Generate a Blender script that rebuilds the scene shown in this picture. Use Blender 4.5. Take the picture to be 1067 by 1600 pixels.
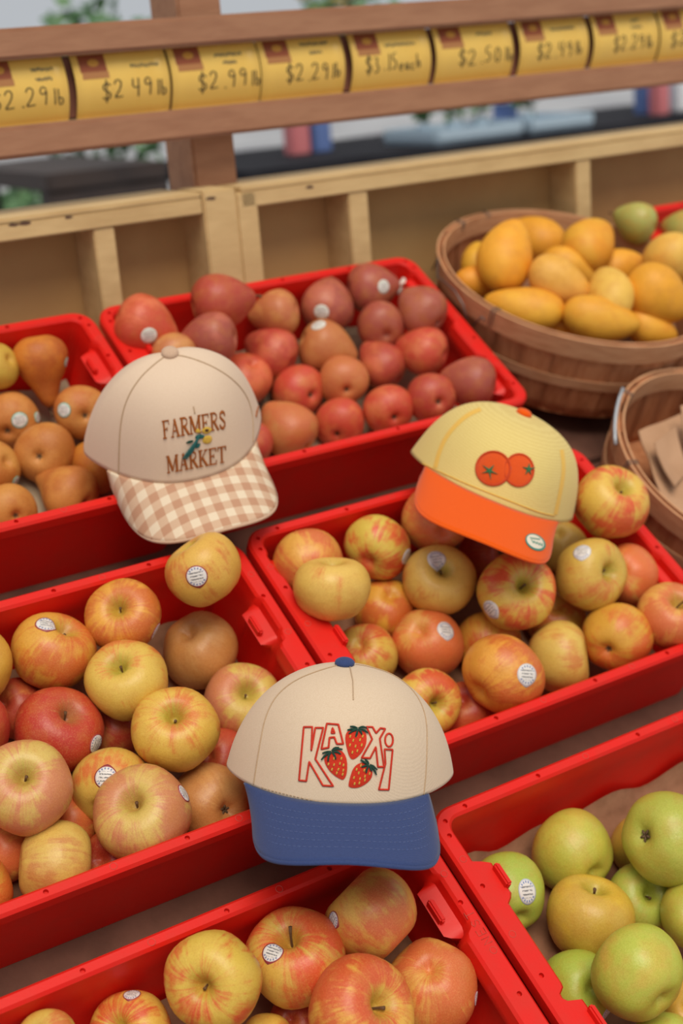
import bpy, bmesh, math, random
import numpy as np
from mathutils import Vector, Matrix
from mathutils.bvhtree import BVHTree

random.seed(7)
PI = math.pi
SC = bpy.context.scene
COL = SC.collection
for _o in list(bpy.data.objects):
    bpy.data.objects.remove(_o)

# ------------------------------------------------------------------ camera
# The display is a slope. Stand coordinates: u along the rows, v up the slope,
# h square to the slope (h = 0 is the rim plane of the red trays).
TH = 0.566274
FPX = 2244.65
STAND = Matrix.Translation((0, 0, 0.9)) @ Matrix.Rotation(TH, 4, 'X')
S3 = STAND.to_3x3()
RM = np.array([[0.83881355, -0.49563093, 0.22525941],
               [-0.22817559, -0.69572365, -0.68110536],
               [0.49429518, 0.51992171, -0.6966733]])
CAM_S = Vector((-0.611, -0.425, 1.02759))
CAM_W = STAND @ CAM_S
CR, CD, CF = (S3 @ Vector(RM[i]) for i in range(3))     # right, down, forward in the world

cam_data = bpy.data.cameras.new('camera')
cam = bpy.data.objects.new('camera', cam_data)
COL.objects.link(cam)
cm = Matrix.Identity(4)
for i in range(3):
    cm[i][0], cm[i][1], cm[i][2], cm[i][3] = CR[i], -CD[i], -CF[i], CAM_W[i]
cam.matrix_world = cm
cam_data.sensor_width = 36
cam_data.lens = FPX / 1600 * 36
cam_data.clip_start = 0.05
cam_data.clip_end = 400
cam_data.dof.use_dof = True
cam_data.dof.focus_distance = 1.17
cam_data.dof.aperture_fstop = 4.5
SC.camera = cam

# ------------------------------------------------------------------ light
world = bpy.data.worlds.new('overcast_sky')
SC.world = world
world.use_nodes = True
bg = world.node_tree.nodes['Background']
bg.inputs['Color'].default_value = (0.83, 0.87, 0.92, 1)
bg.inputs['Strength'].default_value = 0.54
sun_d = bpy.data.lights.new('sun', 'SUN')
sun_d.energy = 2.3
sun_d.angle = math.radians(36)
sun_d.color = (1.0, 0.90, 0.76)
sun = bpy.data.objects.new('sun', sun_d)
COL.objects.link(sun)
sun.rotation_euler = Vector((0.14, 0.50, -0.85)).to_track_quat('-Z', 'Y').to_euler()

SC.view_settings.view_transform = 'Standard'
SC.view_settings.look = 'None'
SC.view_settings.gamma = 1
SC.view_settings.use_curve_mapping = False
SC.view_settings.exposure = 0.08

# ------------------------------------------------------------------ helpers
def px_dir(x, y):
    return CR * ((x - 533.5) / FPX) + CD * ((y - 800) / FPX) + CF

def at_depth(x, y, t):
    return CAM_W + px_dir(x, y) * t

def at_Y(x, y, Y):
    d = px_dir(x, y)
    return CAM_W + d * ((Y - CAM_W.y) / d.y)

def tag(o, label=None, cat=None, group=None, kind=None):
    if label: o['label'] = label
    if cat: o['category'] = cat
    if group: o['group'] = group
    if kind: o['kind'] = kind
    return o

def empty(name, mw):
    o = bpy.data.objects.new(name, None)
    COL.objects.link(o)
    o.empty_display_size = 0.02
    o.matrix_world = mw
    return o

def link(name, me, material=None, parent=None, mw=None):
    o = bpy.data.objects.new(name, me)
    COL.objects.link(o)
    if material is not None and len(me.materials) == 0:
        me.materials.append(material)
    if parent is not None:
        o.parent = parent
    if mw is not None:
        if parent is None: o.matrix_world = mw
        else: o.matrix_local = mw
    return o

def mesh(name, verts, faces, smooth=True):
    me = bpy.data.meshes.new(name)
    me.from_pydata([tuple(v) for v in verts], [], faces)
    me.update()
    if smooth:
        me.polygons.foreach_set('use_smooth', [True] * len(me.polygons))
    return me

def bm_mesh(name, bm, smooth=False):
    me = bpy.data.meshes.new(name)
    bmesh.ops.recalc_face_normals(bm, faces=bm.faces[:])
    bm.to_mesh(me); bm.free()
    if smooth:
        me.polygons.foreach_set('use_smooth', [True] * len(me.polygons))
    return me

def box_mesh(name, lo, hi, bevel=0.0):
    bm = bmesh.new()
    vs = [bm.verts.new((x, y, z)) for x in (lo[0], hi[0]) for y in (lo[1], hi[1]) for z in (lo[2], hi[2])]
    for f in ((0, 1, 3, 2), (4, 6, 7, 5), (0, 4, 5, 1), (2, 3, 7, 6), (0, 2, 6, 4), (1, 5, 7, 3)):
        bm.faces.new([vs[i] for i in f])
    if bevel:
        bmesh.ops.bevel(bm, geom=bm.edges[:], offset=bevel, segments=2, affect='EDGES')
    return bm_mesh(name, bm)

def box_local(name, lo, hi, m, parent, bevel=0.0):
    """box given in the parent's coordinates, origin at its own centre"""
    c = [(a + b) / 2 for a, b in zip(lo, hi)]
    me = box_mesh(name, [a - k for a, k in zip(lo, c)], [b - k for b, k in zip(hi, c)], bevel)
    return link(name, me, m, parent, Matrix.Translation(c))

def tube_geo(pts, r, n=6, closed=False, taper=None):
    """verts, faces of a tube along pts"""
    pts = [Vector(p) for p in pts]
    k = len(pts); V = []; F = []
    prev = None
    for i, p in enumerate(pts):
        if closed: t = pts[(i + 1) % k] - pts[i - 1]
        else: t = pts[min(i + 1, k - 1)] - pts[max(i - 1, 0)]
        if t.length < 1e-9: t = Vector((0, 0, 1))
        t.normalize()
        if prev is None: a = t.orthogonal().normalized()
        else:
            a = prev - t * prev.dot(t)
            a = a.normalized() if a.length > 1e-6 else t.orthogonal().normalized()
        prev = a; b = t.cross(a)
        rr = r * (taper[i] if taper else 1)
        for j in range(n):
            V.append(p + (a * math.cos(2 * PI * j / n) + b * math.sin(2 * PI * j / n)) * rr)
    for i in range(k if closed else k - 1):
        for j in range(n):
            a0 = i * n + j; a1 = i * n + (j + 1) % n
            b0 = ((i + 1) % k) * n + j; b1 = ((i + 1) % k) * n + (j + 1) % n
            F.append((a0, a1, b1, b0))
    if not closed:
        F.append(tuple(range(n))[::-1]); F.append(tuple(range((k - 1) * n, k * n)))
    return V, F

class MB:
    def __init__(s): s.V = []; s.F = []
    def add(s, V, F):
        o = len(s.V); s.V += [Vector(v) for v in V]; s.F += [tuple(i + o for i in f) for f in F]; return s
    def tube(s, pts, r, n=6, closed=False, taper=None): return s.add(*tube_geo(pts, r, n, closed, taper))
    def box(s, lo, hi):
        V = [(x, y, z) for x in (lo[0], hi[0]) for y in (lo[1], hi[1]) for z in (lo[2], hi[2])]
        return s.add(V, [(0, 1, 3, 2), (4, 6, 7, 5), (0, 4, 5, 1), (2, 3, 7, 6), (0, 2, 6, 4), (1, 5, 7, 3)])
    def build(s, name, m, parent=None, mw=None, smooth=True):
        return link(name, mesh(name, s.V, s.F, smooth), m, parent, mw)

def densify(poly, step, closed=False):
    out = []
    n = len(poly)
    for i in range(n if closed else n - 1):
        a = Vector(poly[i]); b = Vector(poly[(i + 1) % n])
        k = max(1, int((b - a).length / step))
        for j in range(k): out.append(a.lerp(b, j / k))
    if not closed: out.append(Vector(poly[-1]))
    return out

def smooth_poly(poly, closed=True, it=2):
    P = [Vector(p) for p in poly]
    for _ in range(it):
        Q = []
        n = len(P)
        for i in range(n if closed else n - 1):
            a, b = P[i], P[(i + 1) % n]
            Q += [a.lerp(b, .25), a.lerp(b, .75)]
        if not closed: Q = [P[0]] + Q + [P[-1]]
        P = Q
    return P

# ------------------------------------------------------------------ materials
def new_mat(name):
    m = bpy.data.materials.new(name)
    m.use_nodes = True
    nt = m.node_tree
    return m, nt, nt.nodes['Principled BSDF']

def node(nt, typ, **kw):
    n = nt.nodes.new(typ)
    for k, v in kw.items(): setattr(n, k, v)
    return n

def setin(nt, sock, val):
    if isinstance(val, bpy.types.NodeSocket): nt.links.new(val, sock)
    elif val is not None: sock.default_value = val

def math_n(nt, op, a, b=None, c=None, clamp=False):
    n = node(nt, 'ShaderNodeMath', operation=op, use_clamp=clamp)
    setin(nt, n.inputs[0], a)
    if b is not None: setin(nt, n.inputs[1], b)
    if c is not None: setin(nt, n.inputs[2], c)
    return n.outputs[0]

def mix_c(nt, fac, a, b, mode='MIX'):
    n = node(nt, 'ShaderNodeMix', data_type='RGBA', blend_type=mode)
    setin(nt, n.inputs['Factor'], fac)
    A = [s for s in n.inputs if s.name == 'A' and s.type == 'RGBA'][0]
    B = [s for s in n.inputs if s.name == 'B' and s.type == 'RGBA'][0]
    setin(nt, A, a if isinstance(a, bpy.types.NodeSocket) else (*a, 1))
    setin(nt, B, b if isinstance(b, bpy.types.NodeSocket) else (*b, 1))
    return [s for s in n.outputs if s.type == 'RGBA'][0]

def noise(nt, vec, scale, detail=3, rough=.55):
    n = node(nt, 'ShaderNodeTexNoise')
    n.inputs['Scale'].default_value = scale
    n.inputs['Detail'].default_value = detail
    n.inputs['Roughness'].default_value = rough
    if vec is not None: nt.links.new(vec, n.inputs['Vector'])
    return n.outputs['Fac']

def smoothstep(nt, x, lo, hi):
    n = node(nt, 'ShaderNodeMapRange', interpolation_type='SMOOTHSTEP')
    setin(nt, n.inputs['Value'], x)
    n.inputs['From Min'].default_value = lo; n.inputs['From Max'].default_value = hi
    return n.outputs['Result']

def bump(nt, b, height, strength=.2, dist=.001):
    n = node(nt, 'ShaderNodeBump')
    n.inputs['Strength'].default_value = strength
    n.inputs['Distance'].default_value = dist
    nt.links.new(height, n.inputs['Height'])
    nt.links.new(n.outputs['Normal'], b.inputs['Normal'])

def srgb(r, g, b):
    f = lambda c: (c / 255 / 12.92) if c / 255 <= .04045 else ((c / 255 + .055) / 1.055) ** 2.4
    return (f(r), f(g), f(b))

def plain(name, col, rough=.6, var=None, vscale=8, bstr=0, bscale=200, spec=.5, metal=0, stretch=None):
    """one colour, with a wandering second tone (wear, grain) and fine relief"""
    m, nt, b = new_mat(name)
    b.inputs['Roughness'].default_value = rough
    b.inputs['Specular IOR Level'].default_value = spec
    b.inputs['Metallic'].default_value = metal
    b.inputs['Base Color'].default_value = (*col, 1)
    tc = node(nt, 'ShaderNodeTexCoord').outputs['Object']
    if stretch:
        mp = node(nt, 'ShaderNodeMapping'); mp.inputs['Scale'].default_value = stretch
        nt.links.new(tc, mp.inputs['Vector']); tc = mp.outputs['Vector']
    if var:
        f = smoothstep(nt, noise(nt, tc, vscale, 5, .6), .35, .7)
        nt.links.new(mix_c(nt, f, col, var), b.inputs['Base Color'])
    if bstr:
        bump(nt, b, noise(nt, tc, bscale, 3), bstr, .001)
    return m

M = {}
M['red'] = plain('red_plastic', srgb(222, 25, 13), .45, srgb(213, 35, 22), 30, .08, 400, .35)
M['red_wear'] = plain('red_plastic_mark', srgb(205, 70, 55), .6)
M['brown'] = plain('brown_painted_wood', srgb(172, 126, 96), .7, srgb(160, 114, 86), 14, .25, 60, .3, stretch=(1, 6, 6))
M['shelf'] = plain('dark_brown_board', srgb(114, 78, 64), .8, srgb(98, 66, 54), 20, .4, 160, .2)
M['cream'] = plain('cream_painted_wood', srgb(214, 184, 132), .7, srgb(198, 166, 116), 9, .3, 70, .3, stretch=(1, 4, 4))
M['cream_panel'] = plain('cream_painted_panel', srgb(196, 158, 104), .75, srgb(182, 143, 92), 5, .2, 50, .3)
M['tagdark'] = plain('dark_brown_channel', srgb(140, 90, 70), .7)
M['ink'] = plain('black_marker_ink', srgb(48, 36, 24), .6)
M['printgrey'] = plain('grey_print', srgb(120, 105, 70), .7)
M['maroon'] = plain('maroon_print', srgb(146, 74, 40), .6)
M['tanprint'] = plain('faded_pink_print', srgb(176, 120, 70), .6)
M['goldprint'] = plain('gold_print', srgb(196, 140, 50), .6)
M['tagyellow'] = plain('yellow_card', srgb(238, 198, 98), .35, srgb(234, 190, 88), 12)
M['basket_slat'] = plain('basket_veneer', srgb(194, 132, 90), .7, srgb(174, 110, 70), 22, .3, 120, .3, stretch=(5, 5, .8))
M['basket_hoop'] = plain('basket_hoop_veneer', srgb(204, 154, 114), .7, srgb(188, 134, 94), 30, .3, 150, .3, stretch=(1, 1, 6))
M['wire'] = plain('grey_wire', srgb(120, 112, 106), .4, metal=.7)
M['zinc'] = plain('zinc_handle_wire', srgb(176, 182, 188), .4, metal=.4)
M['kraft'] = plain('kraft_cardboard', srgb(190, 150, 118), .85, srgb(176, 136, 104), 12, .3, 90, .2)
M['liner'] = plain('brown_liner_paper', srgb(150, 108, 82), .9, srgb(128, 90, 66), 25, .5, 70, .2)
M['pulp'] = plain('grey_pulp_liner', srgb(176, 158, 132), .9, srgb(150, 132, 108), 30, .5, 80, .2)
M['stem'] = plain('brown_stem', srgb(108, 74, 44), .8, srgb(84, 58, 32), 60)
M['calyx'] = plain('dried_calyx', srgb(74, 54, 36), .9, srgb(120, 96, 66), 40)
M['white_paper'] = plain('white_paper', srgb(228, 220, 208), .8)

def fruit_material(name, rough, streak, blotch, freckle, russet, cavity, spec=.45):
    """skin driven by the fruit's own colours: base_color, blush_color, blush (0-1)"""
    m, nt, b = new_mat(name)
    tc = node(nt, 'ShaderNodeTexCoord').outputs['Object']
    att = lambda n: node(nt, 'ShaderNodeAttribute', attribute_type='OBJECT', attribute_name=n)
    base = att('base_color').outputs['Color']; blu = att('blush_color').outputs['Color']
    amt = att('blush').outputs['Fac']; seed = att('seed').outputs['Fac']
    sep = node(nt, 'ShaderNodeSeparateXYZ'); nt.links.new(tc, sep.inputs[0])
    x, y, z = sep.outputs
    rho = math_n(nt, 'SQRT', math_n(nt, 'ADD', math_n(nt, 'ADD', math_n(nt, 'MULTIPLY', x, x), math_n(nt, 'MULTIPLY', y, y)), .0004))
    sv = node(nt, 'ShaderNodeCombineXYZ')
    nt.links.new(math_n(nt, 'ADD', math_n(nt, 'DIVIDE', x, rho), seed), sv.inputs[0])
    nt.links.new(math_n(nt, 'DIVIDE', y, rho), sv.inputs[1])
    nt.links.new(math_n(nt, 'MULTIPLY', z, .16), sv.inputs[2])
    st = noise(nt, sv.outputs[0], 7.5, 6, .66)
    ov = node(nt, 'ShaderNodeVectorMath', operation='ADD')
    nt.links.new(tc, ov.inputs[0])
    sx = node(nt, 'ShaderNodeCombineXYZ'); nt.links.new(seed, sx.inputs[0]); nt.links.new(seed, sx.inputs[1]); nt.links.new(sx.outputs[0], ov.inputs[1])
    bl = noise(nt, ov.outputs[0], 1.25, 3, .55)
    fine = noise(nt, ov.outputs[0], 9, 4, .6)
    # field = side + blotch + streak + amount
    f = math_n(nt, 'MULTIPLY', x, .16)
    f = math_n(nt, 'ADD', f, math_n(nt, 'MULTIPLY', math_n(nt, 'SUBTRACT', bl, .5), blotch))
    f = math_n(nt, 'ADD', f, math_n(nt, 'MULTIPLY', math_n(nt, 'SUBTRACT', st, .5), streak))
    f = math_n(nt, 'ADD', f, math_n(nt, 'MULTIPLY', math_n(nt, 'SUBTRACT', fine, .5), .18))
    f = math_n(nt, 'ADD', f, math_n(nt, 'SUBTRACT', amt, .5))
    mask = smoothstep(nt, f, -.2, .24)
    col = mix_c(nt, mask, base, blu)
    # second tone: soft golden drift over the whole skin
    col = mix_c(nt, math_n(nt, 'MULTIPLY', smoothstep(nt, noise(nt, ov.outputs[0], 2.4, 4), .4, .7), .25), col, srgb(196, 128, 52))
    if freckle:
        vo = node(nt, 'ShaderNodeTexVoronoi', feature='F1'); vo.inputs['Scale'].default_value = 15
        nt.links.new(ov.outputs[0], vo.inputs['Vector'])
        fm = math_n(nt, 'MULTIPLY', math_n(nt, 'SUBTRACT', 1, smoothstep(nt, vo.outputs['Distance'], .06, .14)), freckle)
        col = mix_c(nt, fm, col, srgb(226, 190, 120))
    if russet:
        col = mix_c(nt, math_n(nt, 'MULTIPLY', smoothstep(nt, noise(nt, ov.outputs[0], 22, 5, .7), .45, .75), russet), col, srgb(136, 82, 38))
    if cavity:
        cmask = math_n(nt, 'MULTIPLY', math_n(nt, 'SUBTRACT', 1, smoothstep(nt, math_n(nt, 'ADD', rho, math_n(nt, 'MULTIPLY', math_n(nt, 'SUBTRACT', st, .5), .5)), .08, .46)), smoothstep(nt, z, 0, .3))
        col = mix_c(nt, math_n(nt, 'MULTIPLY', cmask, .6), col, att('cavity_color').outputs['Color'])
    # fine mottling of the skin
    gr = noise(nt, ov.outputs[0], 34, 4, .7)
    col = mix_c(nt, math_n(nt, 'MULTIPLY', smoothstep(nt, gr, .48, .72), .22), col, srgb(120, 62, 30))
    col = mix_c(nt, math_n(nt, 'MULTIPLY', math_n(nt, 'SUBTRACT', 1, smoothstep(nt, gr, .3, .5)), .18), col, srgb(236, 206, 130))
    # small scuffs
    sc = smoothstep(nt, noise(nt, ov.outputs[0], 6.5, 6, .75), .70, .76)
    col = mix_c(nt, math_n(nt, 'MULTIPLY', sc, .35), col, srgb(150, 96, 50))
    nt.links.new(col, b.inputs['Base Color'])
    b.inputs['Roughness'].default_value = rough
    b.inputs['Specular IOR Level'].default_value = spec
    bump(nt, b, fine, .06, .02)
    return m

M['apple'] = fruit_material('apple_skin', .40, 1.0, 1.75, .30, 0, 1)
M['green_apple'] = fruit_material('green_apple_skin', .38, .2, 1.3, .12, 0, 1)
M['pear'] = fruit_material('brown_pear_skin', .5, .15, 1.3, .0, .35, 0, .35)
M['red_pear'] = fruit_material('red_pear_skin', .42, .4, 1.5, .14, .1, 0, .4)
M['mango'] = fruit_material('yellow_mango_skin', .5, .05, .8, .0, .05, 0, .35)

def sticker_material(name, ring, line, accent):
    m, nt, b = new_mat(name)
    uv = node(nt, 'ShaderNodeTexCoord').outputs['UV']
    sep = node(nt, 'ShaderNodeSeparateXYZ'); nt.links.new(uv, sep.inputs[0])
    x = math_n(nt, 'MULTIPLY_ADD', sep.outputs[0], 2, -1); y = math_n(nt, 'MULTIPLY_ADD', sep.outputs[1], 2, -1)
    r = math_n(nt, 'SQRT', math_n(nt, 'ADD', math_n(nt, 'MULTIPLY', x, x), math_n(nt, 'MULTIPLY', y, y)))
    col = (.74, .70, .66)
    # rows of fine print
    row = math_n(nt, 'LESS_THAN', math_n(nt, 'FRACT', math_n(nt, 'MULTIPLY', y, 3.4)), .42)
    brk = math_n(nt, 'GREATER_THAN', noise(nt, uv, 11, 2), .44)
    ins = math_n(nt, 'MULTIPLY', math_n(nt, 'LESS_THAN', math_n(nt, 'ABSOLUTE', x), .58), math_n(nt, 'LESS_THAN', math_n(nt, 'ABSOLUTE', y), .5))
    c = mix_c(nt, math_n(nt, 'MULTIPLY', math_n(nt, 'MULTIPLY', row, brk), math_n(nt, 'MULTIPLY', ins, .8)), col, line)
    # ring of lettering
    ang = math_n(nt, 'ARCTAN2', y, x)
    rb = math_n(nt, 'MULTIPLY', math_n(nt, 'GREATER_THAN', r, .66), math_n(nt, 'LESS_THAN', r, .84))
    dash = math_n(nt, 'GREATER_THAN', math_n(nt, 'SINE', math_n(nt, 'MULTIPLY', ang, 17)), -.1)
    arc = math_n(nt, 'GREATER_THAN', math_n(nt, 'ABSOLUTE', math_n(nt, 'SINE', ang)), .45)
    c = mix_c(nt, math_n(nt, 'MULTIPLY', math_n(nt, 'MULTIPLY', rb, dash), math_n(nt, 'MULTIPLY', arc, .75)), c, accent)
    c = mix_c(nt, math_n(nt, 'GREATER_THAN', r, .9), c, ring)
    nt.links.new(c, b.inputs['Base Color'])
    b.inputs['Roughness'].default_value = .45
    return m

STICK = {
    'a': sticker_material('apple_sticker_print', srgb(150, 60, 66), srgb(60, 60, 62), srgb(70, 90, 150)),
    'b': sticker_material('blue_sticker_print', srgb(206, 204, 206), srgb(92, 92, 92), srgb(60, 88, 150)),
    'p': sticker_material('green_edge_sticker_print', srgb(40, 150, 120), srgb(96, 96, 96), srgb(60, 150, 130)),
    'm': sticker_material('grey_sticker_print', srgb(198, 204, 190), srgb(110, 120, 108), srgb(150, 170, 140)),
    'g': sticker_material('blue_top_sticker_print', srgb(190, 200, 215), srgb(70, 70, 76), srgb(40, 96, 170)),
}

# ------------------------------------------------------------------ the place: ground
def plane_obj(name, lo, hi, z, m):
    c = ((lo[0] + hi[0]) / 2, (lo[1] + hi[1]) / 2)
    me = mesh(name, [(lo[0] - c[0], lo[1] - c[1], 0), (hi[0] - c[0], lo[1] - c[1], 0), (hi[0] - c[0], hi[1] - c[1], 0), (lo[0] - c[0], hi[1] - c[1], 0)], [(0, 1, 2, 3)], False)
    return link(name, me, m, None, Matrix.Translation((c[0], c[1], z)))

M['concrete'] = plain('pale_concrete', srgb(176, 178, 182), .9, srgb(150, 152, 158), .6, .2, 30, .2)
tag(plane_obj('floor', (-30, -6), (40, 60), 0, M['concrete']), kind='structure')

# ------------------------------------------------------------------ the display stand
YF = 0.64            # front of the cream case
YB = 0.655           # front of the brown rails
stand = empty('display_stand', Matrix.Translation((0.3, 0.3, 0)))
tag(stand, 'brown and cream wooden produce stand carrying all the red trays', 'display stand')
def sbox(name, lo, hi, m, bevel=.002):
    o = (0.3, 0.3, 0)
    return box_local(name, [a - b for a, b in zip(lo, o)], [a - b for a, b in zip(hi, o)], m, stand, bevel)

inv_stand = stand.matrix_world.inverted()
for v0, v1 in ((-.46, -.002), (.002, .392), (.396, .73)):
    me = box_mesh('shelf_board', (-.95, -(v1 - v0) / 2, -.009), (.95, (v1 - v0) / 2, .009), .002)
    link('shelf_board', me, M['shelf'], stand, inv_stand @ STAND @ Matrix.Translation((.3, (v0 + v1) / 2, -.1135)))
for lx in (-.58, 1.18):
    sbox('leg', (lx - .03, -.30, 0), (lx + .03, -.24, .60), M['brown'])
    sbox('leg', (lx - .03, .50, 0), (lx + .03, .56, 1.03), M['brown'])

def zx(px, py, Y): return at_Y(px, py, Y)
# brown rails and the post behind them
UL, UR = -.75, 1.75
sbox('upper_rail', (UL, YB, 1.5495), (UR, YB + .034, 1.5825), M['brown'], .004)
sbox('lower_rail', (UL, YB, 1.4465), (UR, YB + .034, 1.4805), M['brown'], .004)
sbox('backing_board', (UL, YB + .024, 1.481), (UR, YB + .0335, 1.549), M['tagdark'])
p0 = zx(302, 250, .70); p1 = zx(369, 250, .70)
sbox('post', (p0.x, .70, 1.30), (p1.x, .70 + .075, 2.25), M['brown'], .003)
sbox('post', (p0.x + 1.05, .70, 1.30), (p1.x + 1.05, .775, 2.25), M['brown'], .003)
sbox('post', (p0.x - .95, .70, 0), (p1.x - .95, .775, 2.25), M['brown'], .003)
# cream case under the rails
lt, lb = 1.3855, 1.3605
sbox('back_panel', (UL, .70, 1.02), (UR, .715, lt - .012), M['cream_panel'], 0)
st0 = zx(318, 330, YF).x; st1 = zx(404, 330, YF).x
jx = st0 + .044
def ledge(u0, u1):
    sbox('ledge', (u0, YF, lb), (u1, YF + .018, lt - .006), M['cream'], .0015)
    sbox('ledge_top', (u0, YF, lt - .006), (u1, YF + .108, lt), M['cream'], .0015)
ledge(UL, st0 - .001); ledge(st1 - .022, UR)
sbox('stile', (st0, YF - .002, 1.02), (jx, YF + .07, lt + .001), M['cream'], .002)
sbox('stile', (jx + .001, YF, 1.02), (st1, YF + .07, lt - .006), M['cream'], .002)
for a, b_, yy in ((152, 185, 400), (549, 579, 350), (902, 925, 290)):
    x0 = zx(a, yy, YF).x; x1 = zx(b_, yy, YF).x
    sbox('divider', (x0, YF + .002, 1.02), (x1, .70, lb), M['cream'], .0015)
for x0 in (zx(152, 400, YF).x - .40, zx(902, 290, YF).x + .42, zx(902, 290, YF).x + .80):
    sbox('divider', (x0, YF + .002, 1.02), (x0 + .027, .70, lb), M['cream'], .0015)
M['chip'] = plain('chipped_bare_patch', srgb(92, 66, 52), .9)
for (px, py, w, hh) in ((327, 304, .016, .004), (20, 345, .012, .004), (37, 333, .014, .004), (105, 325, .01, .003), (484, 292, .012, .004)):
    c = zx(px, py, YF); c.z = min(max(c.z, lb + .004), lt - .008)
    yf = YF - .002 if st0 < c.x < jx else YF
    bm = bmesh.new()
    vs = [bm.verts.new((c.x - .3 + math.cos(k * PI / 5) * w / 2 * random.uniform(.7, 1.2), yf - .3 - .0004, c.z + math.sin(k * PI / 5) * hh / 2 * random.uniform(.6, 1.3))) for k in range(10)]
    f = bm.faces.new(vs)
    r = bmesh.ops.extrude_face_region(bm, geom=[f]); bmesh.ops.translate(bm, vec=(0, .0008, 0), verts=[v for v in r['geom'] if isinstance(v, bmesh.types.BMVert)])
    link('paint_chip', bm_mesh('paint_chip', bm), M['chip'], stand)

# ------------------------------------------------------------------ price tags
STROKES = {
    '$': [[(.9, .8), (.6, .95), (.2, .85), (.15, .62), (.5, .5), (.85, .38), (.8, .12), (.4, .04), (.08, .18)], [(.52, 1.12), (.46, -.12)]],
    '2': [[(.1, .75), (.25, .95), (.6, .98), (.8, .78), (.6, .45), (.1, .05), (.15, .02), (.9, .06)]],
    '4': [[(.2, .98), (.12, .5), (.85, .52)], [(.75, 1.0), (.66, 0)]],
    '9': [[(.8, .8), (.5, .98), (.2, .8), (.25, .58), (.6, .55), (.82, .8), (.74, .4), (.66, 0)]],
    '3': [[(.15, .92), (.7, .95), (.4, .58), (.8, .35), (.6, .04), (.1, .1)]],
    '1': [[(.5, 1), (.45, 0)]],
    '5': [[(.85, .98), (.3, .95), (.22, .55), (.6, .6), (.82, .3), (.55, .02), (.12, .1)]],
    '0': [[(.5, .98), (.18, .7), (.2, .25), (.5, .02), (.82, .3), (.8, .75), (.5, .98)]],
    'l': [[(.5, 1.05), (.46, 0)]],
    'b': [[(.2, 1.05), (.2, 0), (.6, .02), (.78, .25), (.6, .48), (.2, .42)]],
    'e': [[(.15, .28), (.8, .3), (.7, .52), (.35, .52), (.15, .25), (.4, .02), (.8, .1)]],
    'a': [[(.75, .5), (.35, .52), (.15, .22), (.4, 0), (.72, .2), (.78, .5), (.8, 0)]],
    'c': [[(.78, .45), (.4, .52), (.15, .25), (.4, .0), (.8, .08)]],
    'h': [[(.2, 1.05), (.2, 0)], [(.2, .35), (.55, .52), (.75, .35), (.76, 0)]],
    'N': [[(.1, 0), (.1, 1), (.9, 0), (.9, 1)]], 'E': [[(.9, 1), (.1, 1), (.1, 0), (.9, 0)], [(.1, .5), (.7, .5)]],
    'S': [[(.9, .85), (.5, 1), (.1, .8), (.3, .55), (.8, .4), (.8, .12), (.4, 0), (.08, .15)]], 'T': [[(0, 1), (1, 1)], [(.5, 1), (.5, 0)]],
    '.': [[(.4, .06), (.6, .04)]],
}
def ribbon(mb, poly, width, mapf, closed=False, raise_=.0, step=None):
    """flat stroke of a given width laid on a surface by mapf(x, y, lift)"""
    P = densify(poly, step, closed) if step else [Vector(p) for p in poly]
    n = len(P); V = []; F = []
    for i, p in enumerate(P):
        t = (P[(i + 1) % n] - P[i - 1]) if closed else (P[min(i + 1, n - 1)] - P[max(i - 1, 0)])
        if t.length < 1e-9: t = Vector((1, 0))
        t.normalize(); q = Vector((-t.y, t.x)) * width / 2
        V += [mapf(*(p + q), 0), mapf(*p, raise_), mapf(*(p - q), 0)]
    for i in range(n if closed else n - 1):
        a, b = i * 3, ((i + 1) % n) * 3
        F += [(a, a + 1, b + 1, b), (a + 1, a + 2, b + 2, b + 1)]
    mb.add(V, F)

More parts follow.
